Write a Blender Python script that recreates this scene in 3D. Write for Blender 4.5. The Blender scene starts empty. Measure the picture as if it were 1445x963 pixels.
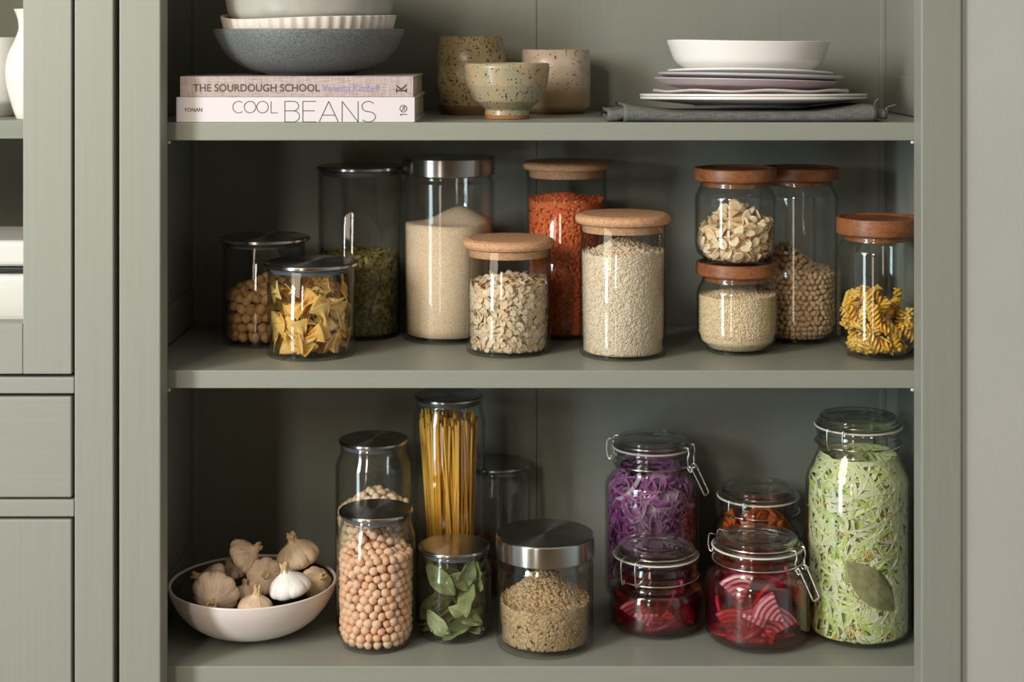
import bpy, math, random
import numpy as np
from mathutils import Matrix, Vector, Euler

# ---------------------------------------------------------------- units
# lengths are written in "shelf units": 1 unit = 0.77 mm.  Depth is measured from the lens.
S = 0.00077
F = 2300.0            # lens to shelf front
CAMZ = 1.45
VX, VY = 750.0, 58.0  # optical axis in the frame
rng = np.random.default_rng(11)
random.seed(5)
col = bpy.context.scene.collection


def W(X, Z, h):
    """X sideways, Z depth from the lens, h height relative to the lens -> world metres"""
    return Vector((X * S, (Z - F) * S, CAMZ + h * S))


def at(px, py, Z):
    return W((px - VX) * Z / F, Z, -(py - VY) * Z / F)


# ---------------------------------------------------------------- mesh builder
class MB:
    def __init__(self):
        self.v, self.f, self.a, self.e, self.m, self.s, self.uv = [], [], [], [], [], [], []
        self.n = 0

    def add(self, V, faces, rnd=0.0, edge=0.0, mat=0, smooth=True, uv=None):
        V = np.asarray(V, float).reshape(-1, 3)
        self.v.append(V)
        self.a.append(np.broadcast_to(np.asarray(rnd, float), (len(V),)))
        self.uv.append(np.zeros((len(V), 2)) if uv is None else np.asarray(uv, float))
        if isinstance(faces, np.ndarray):
            faces = [faces]
        for fa in faces:
            fa = np.asarray(fa, np.int64)
            if fa.size == 0:
                continue
            self.f.append(fa + self.n)
            k = len(fa)
            self.e.append(np.broadcast_to(np.asarray(edge, float), (k,)))
            self.m.append(np.full(k, mat))
            self.s.append(np.full(k, smooth))
        self.n += len(V)
        return self

    def mesh(self, name, scale=S, uv=False):
        V = np.concatenate(self.v) * scale
        me = bpy.data.meshes.new(name)
        me.vertices.add(len(V))
        me.vertices.foreach_set('co', V.ravel())
        lv = np.concatenate([fa.ravel() for fa in self.f])
        tot = np.concatenate([np.full(len(fa), fa.shape[1]) for fa in self.f])
        st = np.concatenate([[0], np.cumsum(tot)[:-1]])
        me.loops.add(len(lv))
        me.loops.foreach_set('vertex_index', lv.astype(np.int32))
        me.polygons.add(len(tot))
        me.polygons.foreach_set('loop_start', st.astype(np.int32))
        me.polygons.foreach_set('material_index', np.concatenate(self.m).astype(np.int32))
        me.update(calc_edges=True)
        me.polygons.foreach_set('use_smooth', np.concatenate(self.s).astype(bool))
        at_ = me.attributes.new('rnd', 'FLOAT', 'POINT')
        at_.data.foreach_set('value', np.concatenate(self.a).astype(np.float32))
        E = np.concatenate(self.e)
        if E.any():
            ae = me.attributes.new('edge', 'FLOAT', 'FACE')
            ae.data.foreach_set('value', E.astype(np.float32))
        if uv:
            U = np.concatenate(self.uv)
            ul = me.uv_layers.new(name='UVMap')
            ul.data.foreach_set('uv', U[lv].astype(np.float32).ravel())
        me.update()
        return me


def props(o, label=None, cat=None, group=None, kind=None):
    if label: o['label'] = label
    if cat: o['category'] = cat
    if group: o['group'] = group
    if kind: o['kind'] = kind
    return o


def link(o, parent=None):
    col.objects.link(o)
    if parent is not None:
        o.parent = parent
    return o


def obj(name, mb, mat, parent=None, loc=None, rot=None, uv=False, bevel=0, label=None, subsurf=0):
    me = mb if isinstance(mb, bpy.types.Mesh) else mb.mesh(name, uv=uv)
    mats = mat if isinstance(mat, (list, tuple)) else [mat]
    for m in mats:
        me.materials.append(m)
    o = bpy.data.objects.new(name, me)
    link(o, parent)
    if loc is not None: o.location = loc
    if rot is not None: o.rotation_euler = rot
    if bevel:
        b = o.modifiers.new('Bevel', 'BEVEL')
        b.width = bevel * S; b.segments = 3; b.limit_method = 'ANGLE'; b.angle_limit = 0.6
        b.harden_normals = False
    if subsurf:
        s = o.modifiers.new('Subdivision', 'SUBSURF'); s.levels = subsurf; s.render_levels = subsurf
    if label: o['label'] = label
    return o


def empty(name, label, cat, loc, group=None, rz=0.0):
    o = bpy.data.objects.new(name, None)
    o.empty_display_size = 0.02
    link(o)
    o.location = loc
    o.rotation_euler = (0, 0, rz)
    return props(o, label, cat, group)


# ---------------------------------------------------------------- shapes
def fillet(pts, n=5):
    """pts: (r, z[, radius]) -> polyline with rounded corners"""
    out = []
    P = [np.array(p[:2], float) for p in pts]
    for i, p in enumerate(pts):
        rad = p[2] if len(p) > 2 else 0
        if rad <= 0 or i == 0 or i == len(pts) - 1:
            out.append(P[i]); continue
        a, b = P[i - 1] - P[i], P[i + 1] - P[i]
        la, lb = np.linalg.norm(a), np.linalg.norm(b)
        if la < 1e-6 or lb < 1e-6:
            out.append(P[i]); continue
        a /= la; b /= lb
        ang = math.acos(np.clip(a @ b, -1, 1))
        d = min(rad / max(math.tan(ang / 2), 1e-3), la * .49, lb * .49)
        p0, p1 = P[i] + a * d, P[i] + b * d
        for t in np.linspace(0, 1, n + 1):
            out.append((1 - t) ** 2 * p0 + 2 * t * (1 - t) * P[i] + t * t * p1)
    return [tuple(q) for q in out]


def lathe(mb, prof, seg=72, mod=None, mat=0, smooth=True, rnd=0.0, x=0, y=0):
    prof = [(max(r, 0.0), z) for r, z in prof]
    th = np.linspace(0, 2 * math.pi, seg, endpoint=False)
    V, idx = [], []
    UV = []
    for k, (r, z) in enumerate(prof):
        if r < 1e-6:
            idx.append([len(V)]); V.append((x, y, z)); UV.append((0.5, k / len(prof)))
        else:
            base = len(V)
            for t in th:
                rr, zz = (r, z) if mod is None else mod(r, z, t)
                V.append((x + rr * math.cos(t), y + rr * math.sin(t), zz)); UV.append((t / 2 / math.pi, k / len(prof)))
            idx.append(list(range(base, base + seg)))
    Q, T = [], []
    for a, b in zip(idx[:-1], idx[1:]):
        if len(a) == 1 and len(b) == 1: continue
        for i in range(seg):
            j = (i + 1) % seg
            if len(a) == 1: T.append((a[0], b[j], b[i]))
            elif len(b) == 1: T.append((a[i], a[j], b[0]))
            else: Q.append((a[i], a[j], b[j], b[i]))
    fs = []
    if Q: fs.append(np.array(Q))
    if T: fs.append(np.array(T))
    mb.add(V, fs, mat=mat, smooth=smooth, rnd=rnd, uv=UV)
    return mb


def box(mb, x0, x1, y0, y1, z0, z1, mat=0):
    V = [(x, y, z) for x in (x0, x1) for y in (y0, y1) for z in (z0, z1)]
    Fq = np.array([(0, 1, 3, 2), (4, 6, 7, 5), (0, 4, 5, 1), (2, 3, 7, 6), (0, 2, 6, 4), (1, 5, 7, 3)])
    return mb.add(V, Fq, mat=mat, smooth=False)


def catmull(P, n=6, closed=False):
    P = np.asarray(P, float)
    out = []
    m = len(P)
    rngi = range(m if closed else m - 1)
    for i in rngi:
        g = lambda k: P[k % m] if closed else P[min(max(k, 0), m - 1)]
        p0, p1, p2, p3 = g(i - 1), g(i), g(i + 1), g(i + 2)
        for t in np.linspace(0, 1, n, endpoint=False):
            out.append(.5 * ((2 * p1) + (-p0 + p2) * t + (2 * p0 - 5 * p1 + 4 * p2 - p3) * t * t + (-p0 + 3 * p1 - 3 * p2 + p3) * t ** 3))
    if not closed: out.append(P[-1])
    return np.array(out)


def frames(P, closed=False):
    n = len(P)
    T = np.roll(P, -1, 0) - np.roll(P, 1, 0)
    if not closed:
        T[0] = P[1] - P[0]; T[-1] = P[-1] - P[-2]
    T /= np.linalg.norm(T, axis=1)[:, None] + 1e-12
    up = np.array([0, 0, 1.0]) if abs(T[0][2]) < .9 else np.array([1.0, 0, 0])
    N = np.zeros_like(T)
    a = up - T[0] * (up @ T[0]); N[0] = a / np.linalg.norm(a)
    for i in range(1, n):
        a = N[i - 1] - T[i] * (N[i - 1] @ T[i]); N[i] = a / (np.linalg.norm(a) + 1e-12)
    return T, N, np.cross(T, N)


def tube(mb, P, r, k=8, closed=False, mat=0, rnd=0.0):
    P = np.asarray(P, float); n = len(P)
    T, N, B = frames(P, closed)
    r = np.broadcast_to(np.asarray(r, float), (n,))
    a = np.linspace(0, 2 * math.pi, k, endpoint=False)
    V = P[:, None] + r[:, None, None] * (np.cos(a)[None, :, None] * N[:, None] + np.sin(a)[None, :, None] * B[:, None])
    Q = []
    for i in range(n if closed else n - 1):
        j = (i + 1) % n
        for q in range(k):
            w = (q + 1) % k
            Q.append((i * k + q, i * k + w, j * k + w, j * k + q))
    fs = [np.array(Q)]
    if not closed:
        fs += [np.array([list(range(k - 1, -1, -1))]), np.array([[(n - 1) * k + q for q in range(k)]])]
    mb.add(V.reshape(-1, 3), fs, mat=mat, rnd=rnd)
    return mb


def ring(R, z, n=64, cx=0, cy=0):
    t = np.linspace(0, 2 * math.pi, n, endpoint=False)
    return np.stack([cx + R * np.cos(t), cy + R * np.sin(t), np.full(n, z)], 1)


def sheet(G, th):
    """G: (nu, nv, 3) grid -> closed thin solid (V, faces)"""
    nu, nv = G.shape[:2]
    du = np.gradient(G, axis=0); dv = np.gradient(G, axis=1)
    N = np.cross(du, dv); N /= np.linalg.norm(N, axis=2)[..., None] + 1e-9
    A = (G + N * th / 2).reshape(-1, 3); B = (G - N * th / 2).reshape(-1, 3)
    o = nu * nv
    I = np.arange(o).reshape(nu, nv)
    q = np.stack([I[:-1, :-1], I[1:, :-1], I[1:, 1:], I[:-1, 1:]], -1).reshape(-1, 4)
    Q = [q, q[:, ::-1] + o]
    bd = list(I[0, :]) + list(I[1:, -1]) + list(I[-1, -2::-1]) + list(I[-2:0, 0][::1])
    R = [(bd[i], bd[(i + 1) % len(bd)], bd[(i + 1) % len(bd)] + o, bd[i] + o) for i in range(len(bd))]
    return np.concatenate([A, B]), [np.concatenate(Q), np.array(R)]


def ico(sub=1):
    import bmesh
    bm = bmesh.new(); bmesh.ops.create_icosphere(bm, subdivisions=sub, radius=1.0)
    V = np.array([v.co[:] for v in bm.verts]); T = np.array([[v.index for v in f.verts] for f in bm.faces]); bm.free()
    return V, T


def rotmats(n, r=None):
    r = r or rng
    q = r.normal(size=(n, 4)); q /= np.linalg.norm(q, axis=1)[:, None]
    w, x, y, z = q.T
    return np.stack([1 - 2 * (y * y + z * z), 2 * (x * y - z * w), 2 * (x * z + y * w),
                     2 * (x * y + z * w), 1 - 2 * (x * x + z * z), 2 * (y * z - x * w),
                     2 * (x * z - y * w), 2 * (y * z + x * w), 1 - 2 * (x * x + y * y)], 1).reshape(n, 3, 3)


def facing(theta, spin, tilt_a, tilt_b):
    """matrices whose local z points outward (radially) at theta, spun and tilted"""
    out = []
    for t, s, a, b in zip(theta, spin, tilt_a, tilt_b):
        out.append(np.array((Matrix.Rotation(t, 3, 'Z') @ Matrix.Rotation(math.pi / 2, 3, 'Y') @ Matrix.Rotation(a, 3, 'X') @ Matrix.Rotation(b, 3, 'Y') @ Matrix.Rotation(s, 3, 'Z'))))
    return np.array(out)


def scatter(mb, tmpl, P, R, sc, rnd, mat=0):
    """many small pieces of one loose filling"""
    V, Fs = tmpl
    Fs = Fs if isinstance(Fs, list) else [Fs]
    n, m = len(P), len(V)
    if n == 0: return
    sc = np.broadcast_to(np.asarray(sc, float), (n,))
    X = np.einsum('nij,mj->nmi', R, V) * sc[:, None, None] + np.asarray(P)[:, None]
    off = (np.arange(n) * m)[:, None, None]
    mb.add(X.reshape(-1, 3), [(np.asarray(fa)[None] + off).reshape(-1, np.asarray(fa).shape[1]) for fa in Fs],
           rnd=np.repeat(np.broadcast_to(np.asarray(rnd, float), (n,)), m), mat=mat)


def singles(name, mesh, mat, base, P, R, sc, label, cat, group):
    """one object per piece, all sharing one mesh"""
    if len(mesh.materials) == 0: mesh.materials.append(mat)
    for p, r, s in zip(P, R, np.broadcast_to(np.asarray(sc, float), (len(P),))):
        o = bpy.data.objects.new(name, mesh)
        col.objects.link(o)
        M = Matrix([list(map(float, q)) for q in r]).to_4x4()
        o.matrix_world = Matrix.Translation(Vector(base) + Vector([float(q) * S for q in p])) @ M @ Matrix.Scale(float(s), 4)
        props(o, label, cat, group)


def tmesh(name, tmpl, smooth=True, edge=None):
    mb = MB(); V, Fs = tmpl
    mb.add(V, Fs, smooth=smooth)
    return mb.mesh(name)
# ---------------------------------------------------------------- materials
class NT:
    def __init__(self, name):
        self.m = bpy.data.materials.new(name); self.m.use_nodes = True
        self.t = self.m.node_tree; self.t.nodes.clear()
        self.out = self.n('ShaderNodeOutputMaterial')

    def n(self, ty, **kw):
        nd = self.t.nodes.new(ty)
        for k, v in kw.items():
            if k in nd.inputs.keys():
                try: nd.inputs[k].default_value = v
                except Exception: pass
            else:
                setattr(nd, k, v)
        return nd

    def l(self, a, b):
        self.t.links.new(a, b)

    def coord(self, scale=(1, 1, 1), out='Object'):
        c = self.n('ShaderNodeTexCoord'); mp = self.n('ShaderNodeMapping')
        mp.inputs['Scale'].default_value = scale
        self.l(c.outputs[out], mp.inputs['Vector'])
        return mp.outputs[0]

    def noise(self, vec, scale, detail=3, rough=.55):
        t = self.n('ShaderNodeTexNoise'); t.inputs['Scale'].default_value = scale
        t.inputs['Detail'].default_value = detail; t.inputs['Roughness'].default_value = rough
        self.l(vec, t.inputs['Vector'])
        return t.outputs['Fac']

    def ramp(self, fac, stops, interp='LINEAR'):
        r = self.n('ShaderNodeValToRGB'); r.color_ramp.interpolation = interp
        e = r.color_ramp.elements
        e[0].position, e[0].color = stops[0][0], (*stops[0][1], 1)
        e[1].position, e[1].color = stops[-1][0], (*stops[-1][1], 1)
        for p, c in stops[1:-1]:
            x = e.new(p); x.color = (*c, 1)
        self.l(fac, r.inputs[0])
        return r.outputs[0]

    def mix(self, fac, a, b, mode='MIX'):
        m = self.n('ShaderNodeMix', data_type='RGBA', blend_type=mode)
        for sock, v in ((m.inputs[0], fac), (m.inputs[6], a), (m.inputs[7], b)):
            if isinstance(v, (int, float)): sock.default_value = v
            elif isinstance(v, tuple): sock.default_value = (*v, 1)
            else: self.l(v, sock)
        return m.outputs[2]

    def math(self, op, a, b=0.0):
        m = self.n('ShaderNodeMath', operation=op)
        for sock, v in zip(m.inputs, (a, b)):
            if isinstance(v, (int, float)): sock.default_value = v
            else: self.l(v, sock)
        return m.outputs[0]

    def bump(self, h, strength=.2, dist=.001):
        b = self.n('ShaderNodeBump'); b.inputs['Strength'].default_value = strength; b.inputs['Distance'].default_value = dist
        self.l(h, b.inputs['Height'])
        return b.outputs[0]

    def pbsdf(self, color, rough=.5, normal=None, **kw):
        p = self.n('ShaderNodeBsdfPrincipled')
        if isinstance(color, tuple): p.inputs['Base Color'].default_value = (*color, 1)
        else: self.l(color, p.inputs['Base Color'])
        if isinstance(rough, (int, float)): p.inputs['Roughness'].default_value = rough
        else: self.l(rough, p.inputs['Roughness'])
        if normal is not None: self.l(normal, p.inputs['Normal'])
        for k, v in kw.items():
            p.inputs[k.replace('_', ' ')].default_value = v
        self.l(p.outputs[0], self.out.inputs['Surface'])
        self.p = p
        return self.m


def c(hexs):
    """sRGB hex -> linear"""
    v = [int(hexs[i:i + 2], 16) / 255 for i in (0, 2, 4)]
    return tuple(x / 12.92 if x <= .04045 else ((x + .055) / 1.055) ** 2.4 for x in v)


def paint(name, grain):
    t = NT(name)
    sc = {'v': (90, 90, 2.2), 'h': (2.2, 90, 90)}[grain]
    v = t.coord(sc)
    n1 = t.noise(v, 3.0, 4); n2 = t.noise(t.coord((1, 1, 1)), 260, 2)
    colr = t.mix(.05, PAINT, t.ramp(n1, [(.3, tuple(x * .55 for x in PAINT)), (.7, tuple(min(1, x * 1.5) for x in PAINT))]))
    h = t.math('ADD', n1, t.math('MULTIPLY', n2, .5))
    return t.pbsdf(colr, .42, t.bump(h, .28, .0006), Specular_IOR_Level=.35)


PAINT = c('8d9087')
M_paintV = paint('sage_paint_upright', 'v')
M_paintH = paint('sage_paint_level', 'h')


def plain(name, color, rough=.5, noise=0, nscale=60, bump=0, bscale=300, **kw):
    t = NT(name)
    colr = color
    v = t.coord()
    if noise:
        n = t.noise(v, nscale, 3)
        colr = t.ramp(n, [(.3, tuple(x * (1 - noise) for x in color)), (.7, tuple(min(1, x * (1 + noise)) for x in color))])
    nm = t.bump(t.noise(v, bscale, 3), bump, .0008) if bump else None
    return t.pbsdf(colr, rough, nm, **kw)


M_wall = plain('wall_plaster', c('b1b1af'), .9, .03, 8, .35, 420)
M_floor = plain('floor_boards', c('8a6f55'), .5, .15, 6)


def glass(name, tint=(.985, .99, .985), edge=(.62, .68, .66), spec=1.0):
    t = NT(name)
    lw = t.n('ShaderNodeLayerWeight', Blend=.5)
    f3 = t.math('POWER', lw.outputs['Facing'], 4.0)
    f5 = t.math('POWER', lw.outputs['Facing'], 5.0)
    fac = t.math('ADD', t.math('MULTIPLY', f5, .9), .04 * spec)
    tr = t.n('ShaderNodeBsdfTransparent'); t.l(t.mix(f3, tint, edge), tr.inputs[0])
    gl = t.n('ShaderNodeBsdfGlossy', Roughness=.025)
    mx = t.n('ShaderNodeMixShader'); t.l(fac, mx.inputs[0]); t.l(tr.outputs[0], mx.inputs[1]); t.l(gl.outputs[0], mx.inputs[2])
    t.l(mx.outputs[0], t.out.inputs['Surface'])
    return t.m


M_glass = glass('clear_jar_glass')
M_thick = glass('thick_pressed_glass', (.965, .975, .965), (.40, .46, .44), 1.8)
def real_glass(name, colr):
    t = NT(name)
    g = t.n('ShaderNodeBsdfGlass', IOR=1.36, Roughness=0.0); g.inputs['Color'].default_value = (*colr, 1)
    # pressed glass is bright through its bulk: half of the view passes straight through
    lw = t.n('ShaderNodeLayerWeight', Blend=.5)
    tr = t.n('ShaderNodeBsdfTransparent'); t.l(t.mix(t.math('POWER', lw.outputs['Facing'], 3.0), (.97, .98, .97), (.6, .65, .62)), tr.inputs[0])
    gl = t.n('ShaderNodeBsdfGlossy', Roughness=.04)
    mg = t.n('ShaderNodeMixShader'); t.l(t.math('ADD', t.math('MULTIPLY', t.math('POWER', lw.outputs['Facing'], 4.0), .8), .07), mg.inputs[0])
    t.l(tr.outputs[0], mg.inputs[1]); t.l(gl.outputs[0], mg.inputs[2])
    mx = t.n('ShaderNodeMixShader'); mx.inputs[0].default_value = .6
    t.l(g.outputs[0], mx.inputs[1]); t.l(mg.outputs[0], mx.inputs[2])
    t.l(mx.outputs[0], t.out.inputs['Surface'])
    return t.m


M_lidglass = real_glass('solid_lid_glass', (.93, .95, .93))
M_pane = glass('window_glass', (.98, .985, .98), (.8, .85, .83))


def steel(name, base, rough, aniso):
    t = NT(name)
    v = t.coord()
    tg = t.n('ShaderNodeTangent', direction_type='RADIAL', axis='Z')
    t.pbsdf(base, rough, None, Metallic=1.0, Anisotropic=aniso, Anisotropic_Rotation=.25)
    t.l(tg.outputs[0], t.p.inputs['Tangent'])
    return t.m


M_steel = steel('brushed_steel', (.42, .41, .39), .25, .85)
M_wire = plain('steel_wire', (.66, .64, .61), .22, Metallic=1.0)
M_gasket = plain('grey_silicone', c('5c6470'), .35)
M_seal = plain('white_rubber', c('d8d2c8'), .5)


def cork():
    t = NT('cork'); v = t.coord()
    vo = t.n('ShaderNodeTexVoronoi', Scale=420.0); t.l(v, vo.inputs['Vector'])
    n = t.noise(v, 380, 4, .7)
    a = t.ramp(n, [(.25, c('8a5f40')), (.45, c('cb9a74')), (.75, c('dfb491'))])
    b = t.mix(.35, a, t.ramp(vo.outputs['Color'], [(0, c('a07252')), (1, c('e2b895'))]))
    return t.pbsdf(b, .85, t.bump(n, .5, .0006), Specular_IOR_Level=.2)


M_cork = cork()


def acacia(name, tint=1.0):
    t = NT(name)
    oi = t.n('ShaderNodeObjectInfo')
    cc = t.n('ShaderNodeTexCoord'); mp = t.n('ShaderNodeMapping'); mp.inputs['Scale'].default_value = (14, 60, 60)
    ad = t.n('ShaderNodeVectorMath', operation='ADD'); t.l(cc.outputs['Object'], ad.inputs[0])
    cb = t.n('ShaderNodeCombineXYZ'); t.l(oi.outputs['Random'], cb.inputs[1]); t.l(cb.outputs[0], ad.inputs[1])
    t.l(ad.outputs[0], mp.inputs['Vector'])
    n = t.noise(mp.outputs[0], 1.6, 5, .6)
    f = t.noise(mp.outputs[0], 12, 3)
    a = t.ramp(n, [(.25, c('4a2a1a')), (.42, c('7e4c30')), (.55, c('985f3c')), (.72, c('6c4027'))])
    b = t.mix(.3, a, t.ramp(f, [(.3, c('3f1f12')), (.7, c('b47444'))]))
    return t.pbsdf(b, .38, t.bump(f, .12, .0004))


M_acacia = acacia('acacia_wood')


def grains(name, stops, rough=.6, nscale=500, namt=.25, bump=0, spec=.35, edgecol=None, sss=0, gain=1.4):
    """loose food: a colour picked per piece, with a little mottling"""
    t = NT(name)
    at_ = t.n('ShaderNodeAttribute', attribute_name='rnd')
    oi = t.n('ShaderNodeObjectInfo')
    r = t.math('FRACT', t.math('ADD', at_.outputs['Fac'], oi.outputs['Random']))
    stops = [(p_, tuple(x * min(gain, .86 / max(q_)) for x in q_)) for p_, q_ in stops]
    a = t.ramp(r, stops)
    n = t.noise(t.coord(), nscale, 3)
    b = t.mix(namt, a, t.ramp(n, [(.3, tuple(x * .55 for x in stops[0][1])), (.7, tuple(min(1, x * 1.15) for x in stops[-1][1]))]))
    if edgecol:
        ae = t.n('ShaderNodeAttribute', attribute_name='edge')
        b = t.mix(ae.outputs['Fac'], b, edgecol)
    nm = t.bump(n, bump, .0005) if bump else None
    kw = {'Specular_IOR_Level': spec}
    t.pbsdf(b, rough, nm, **kw)
    if sss:
        t.p.inputs['Subsurface Weight'].default_value = sss
        t.p.inputs['Subsurface Radius'].default_value = (.004, .0025, .0012)
        t.p.inputs['Subsurface Scale'].default_value = .6
    return t.m


M_chick = grains('chickpea_skin', [(0, c('d6a27e')), (.5, c('e3b694')), (1, c('eecbae'))], .55, 400, .25, gain=1.25)
M_chickpale = grains('pale_bean_skin', [(0, c('d2b693')), (.5, c('e2cba8')), (1, c('eedcc0'))], .5, 400, .15)
M_hazel = grains('hazelnut_skin', [(0, c('a8763f')), (.5, c('c79a64')), (1, c('dab583'))], .5, 150, .5, bump=.4, gain=1.3)
M_rice = grains('rice_grain', [(0, c('e8d0b0')), (.5, c('f5e2c8')), (1, c('fcf0de'))], .5, 500, .05, gain=1.15)
M_quinoa = grains('quinoa_seed', [(0, c('b79b72')), (.5, c('d8c3a0')), (1, c('eadcc2'))], .6, 500, .1)
M_redlent = grains('red_lentil', [(0, c('e05a2a')), (.5, c('f47c44')), (1, c('fc9c66'))], .5, 500, .15)
M_greenlent = grains('green_lentil', [(0, c('83704e')), (.4, c('9f8a68')), (.75, c('b59e7c')), (1, c('ab8262'))], .5, 500, .15)
M_oat = grains('oat_flake_skin', [(0, c('cfae86')), (.5, c('e2caa8')), (1, c('f0e2ca'))], .7, 500, .3)
M_pumpkin = grains('pumpkin_seed_skin', [(0, c('565022')), (.5, c('787038')), (1, c('9c9458'))], .4, 400, .25, gain=1.15)
M_almond = grains('almond_flake_skin', [(0, c('dfc196')), (.5, c('efd8b2')), (1, c('f7e6c8'))], .55, 200, .12, edgecol=c('b98a55'))
M_farf = grains('egg_pasta', [(0, c('e9ae4e')), (.5, c('f2c26a')), (1, c('f7d386'))], .5, 150, .12, sss=.3)
M_fus = grains('yellow_pasta', [(0, c('efb23c')), (.5, c('f6c656')), (1, c('fad67c'))], .45, 150, .08, sss=.4, gain=1.6)
M_spag = grains('spaghetti_pasta', [(0, c('e0a436')), (.5, c('ecb848')), (1, c('f3c664'))], .4, 200, .06, gain=1.6, sss=.4)
M_bean = grains('pinto_white_bean', [(0, c('cda982')), (.5, c('dcbf9a')), (1, c('e9d3b4'))], .5, 300, .15)
M_berry = grains('dried_chilli', [(0, c('4a150c')), (.5, c('742713')), (1, c('96401c'))], .4, 300, .2)
M_bay = grains('dried_bay', [(0, c('64703f')), (.5, c('808a58')), (1, c('9ea678'))], .65, 160, .3, gain=1.1)
M_baybrown = grains('brown_bay', [(0, c('7c7c50')), (.6, c('8e8c62')), (1, c('b4b088'))], .6, 90, .4, gain=1.1)
M_purple = grains('purple_cabbage', [(0, c('52094c')), (.5, c('861a7e')), (.9, c('aa38a0')), (.95, c('d6b0d2')), (1, c('ead8e6'))], .3, 200, .2, edgecol=c('c090bc'), gain=1.1)
M_white = grains('white_cabbage', [(0, c('98b44c')), (.25, c('bccb78')), (.55, c('dfe2b0')), (1, c('f3f0dc'))], .4, 200, .15, edgecol=c('f2f3d0'))
M_mustard = grains('mustard_seed', [(0, c('c2993f')), (1, c('d8b866'))], .4, gain=1.1)
M_carrot = grains('orange_carrot', [(0, c('b84a12')), (.5, c('d4621c')), (1, c('e07a2c'))], .35, 200, .2)


def semolina():
    t = NT('fine_semolina'); v = t.coord()
    n = t.noise(v, 900, 2, .7)
    vo = t.n('ShaderNodeTexVoronoi', Scale=1100.0); t.l(v, vo.inputs['Vector'])
    a = t.ramp(vo.outputs['Color'], [(.1, c('cfaa82')), (.5, c('edd0ae')), (.9, c('faecd8'))])
    return t.pbsdf(t.mix(.4, a, t.ramp(n, [(.3, c('dcba94')), (.7, c('f6e2c6'))])), .75, t.bump(n, .6, .0006), Specular_IOR_Level=.25)


M_sugar = semolina()


def beet(name, dark, light, freq=1.0):
    t = NT(name)
    cc = t.coord((1 / S, 1 / S, 0.0))
    ln = t.n('ShaderNodeVectorMath', operation='LENGTH'); t.l(cc, ln.inputs[0])
    w = t.noise(t.coord(), 90, 2)
    d = t.math('ADD', ln.outputs['Value'], t.math('MULTIPLY', w, 3.0))
    s = t.math('SINE', t.math('MULTIPLY', d, .82 * freq))
    s = t.math('ADD', t.math('MULTIPLY', s, .5), .5)
    return t.pbsdf(t.ramp(s, [(.3, light), (.8, dark)]), .3)


M_beetpink = beet('candy_beet', c('cc3a6c'), c('fbdcdc'))
M_beetred = beet('red_beet', c('a8142e'), c('d84858'))
M_beetdark = beet('dark_beet', c('7a1026'), c('9c2038'))


def liquid(name, colr, dens, body_col=(.24, .012, .045), cloud=.15):
    t = NT(name)
    lw = t.n('ShaderNodeLayerWeight', Blend=.5)
    tr = t.n('ShaderNodeBsdfTransparent'); tr.inputs[0].default_value = (1, 1, 1, 1)
    gl = t.n('ShaderNodeBsdfGlossy', Roughness=.03)
    mx = t.n('ShaderNodeMixShader')
    mx.inputs[0].default_value = .004
    df = t.n('ShaderNodeBsdfDiffuse'); df.inputs[0].default_value = (*body_col, 1)
    m2 = t.n('ShaderNodeMixShader'); m2.inputs[0].default_value = cloud; t.l(tr.outputs[0], m2.inputs[1]); t.l(df.outputs[0], m2.inputs[2])
    t.l(m2.outputs[0], mx.inputs[1]); t.l(gl.outputs[0], mx.inputs[2])
    t.l(mx.outputs[0], t.out.inputs['Surface'])
    va = t.n('ShaderNodeVolumeAbsorption'); va.inputs['Color'].default_value = (*colr, 1); va.inputs['Density'].default_value = dens
    t.l(va.outputs[0], t.out.inputs['Volume'])
    return t.m


M_beetjuice = liquid('beet_brine', (.9, .03, .14), 30)
M_beetjuice2 = liquid('dark_beet_brine', (.86, .03, .1), 48, (.17, .01, .025), .26)
M_cabjuice = liquid('purple_brine', (.55, .18, .5), 32, (.16, .03, .16), .15)


def speckled(name, base, alt, foot, zfoot, speck, dens=.62, sc=330, rough=.3, band=None):
    t = NT(name); v = t.coord()
    n = t.noise(v, 28, 4)
    a = t.mix(t.ramp(n, [(.35, (0, 0, 0)), (.65, (1, 1, 1))]), base, alt)
    vo = t.n('ShaderNodeTexVoronoi', Scale=sc); t.l(v, vo.inputs['Vector'])
    big = t.noise(v, 160, 2)
    sp = t.math('LESS_THAN', vo.outputs['Distance'], t.math('MULTIPLY', t.math('MAXIMUM', t.math('SUBTRACT', big, dens - .12), 0.0), 1.5))
    a = t.mix(sp, a, speck)
    sx = t.n('ShaderNodeSeparateXYZ'); t.l(t.n('ShaderNodeTexCoord').outputs['Object'], sx.inputs[0])
    zz = t.math('ADD', sx.outputs[2], t.math('MULTIPLY', n, 3 * S))
    if band:
        a = t.mix(t.ramp(t.math('MULTIPLY', zz, 1 / (band[0] * S)), [(band[1], (1, 1, 1)), (band[2], (0, 0, 0))]), a, band[3])
    ff = t.math('LESS_THAN', zz, zfoot * S)
    a = t.mix(ff, a, foot)
    r = t.math('ADD', t.math('MULTIPLY', ff, .45), rough)
    return t.pbsdf(a, r, t.bump(n, .15, .001))


M_cup1 = speckled('ochre_speckled_glaze', c('a3916e'), c('8e7b58'), c('76543a'), 16, c('2e2010'), .46, 320)
M_cup2 = speckled('pinkish_speckled_glaze', c('c4b2a2'), c('b39c86'), c('8a6248'), 5, c('40301f'), .54, 330, .3, (42, .85, 1.0, c('a8926f')))
M_cup3 = speckled('celadon_speckled_glaze', c('ad9674'), c('98947c'), c('98683f'), 7.5, c('4a3018'), .5, 330, .28)


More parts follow.
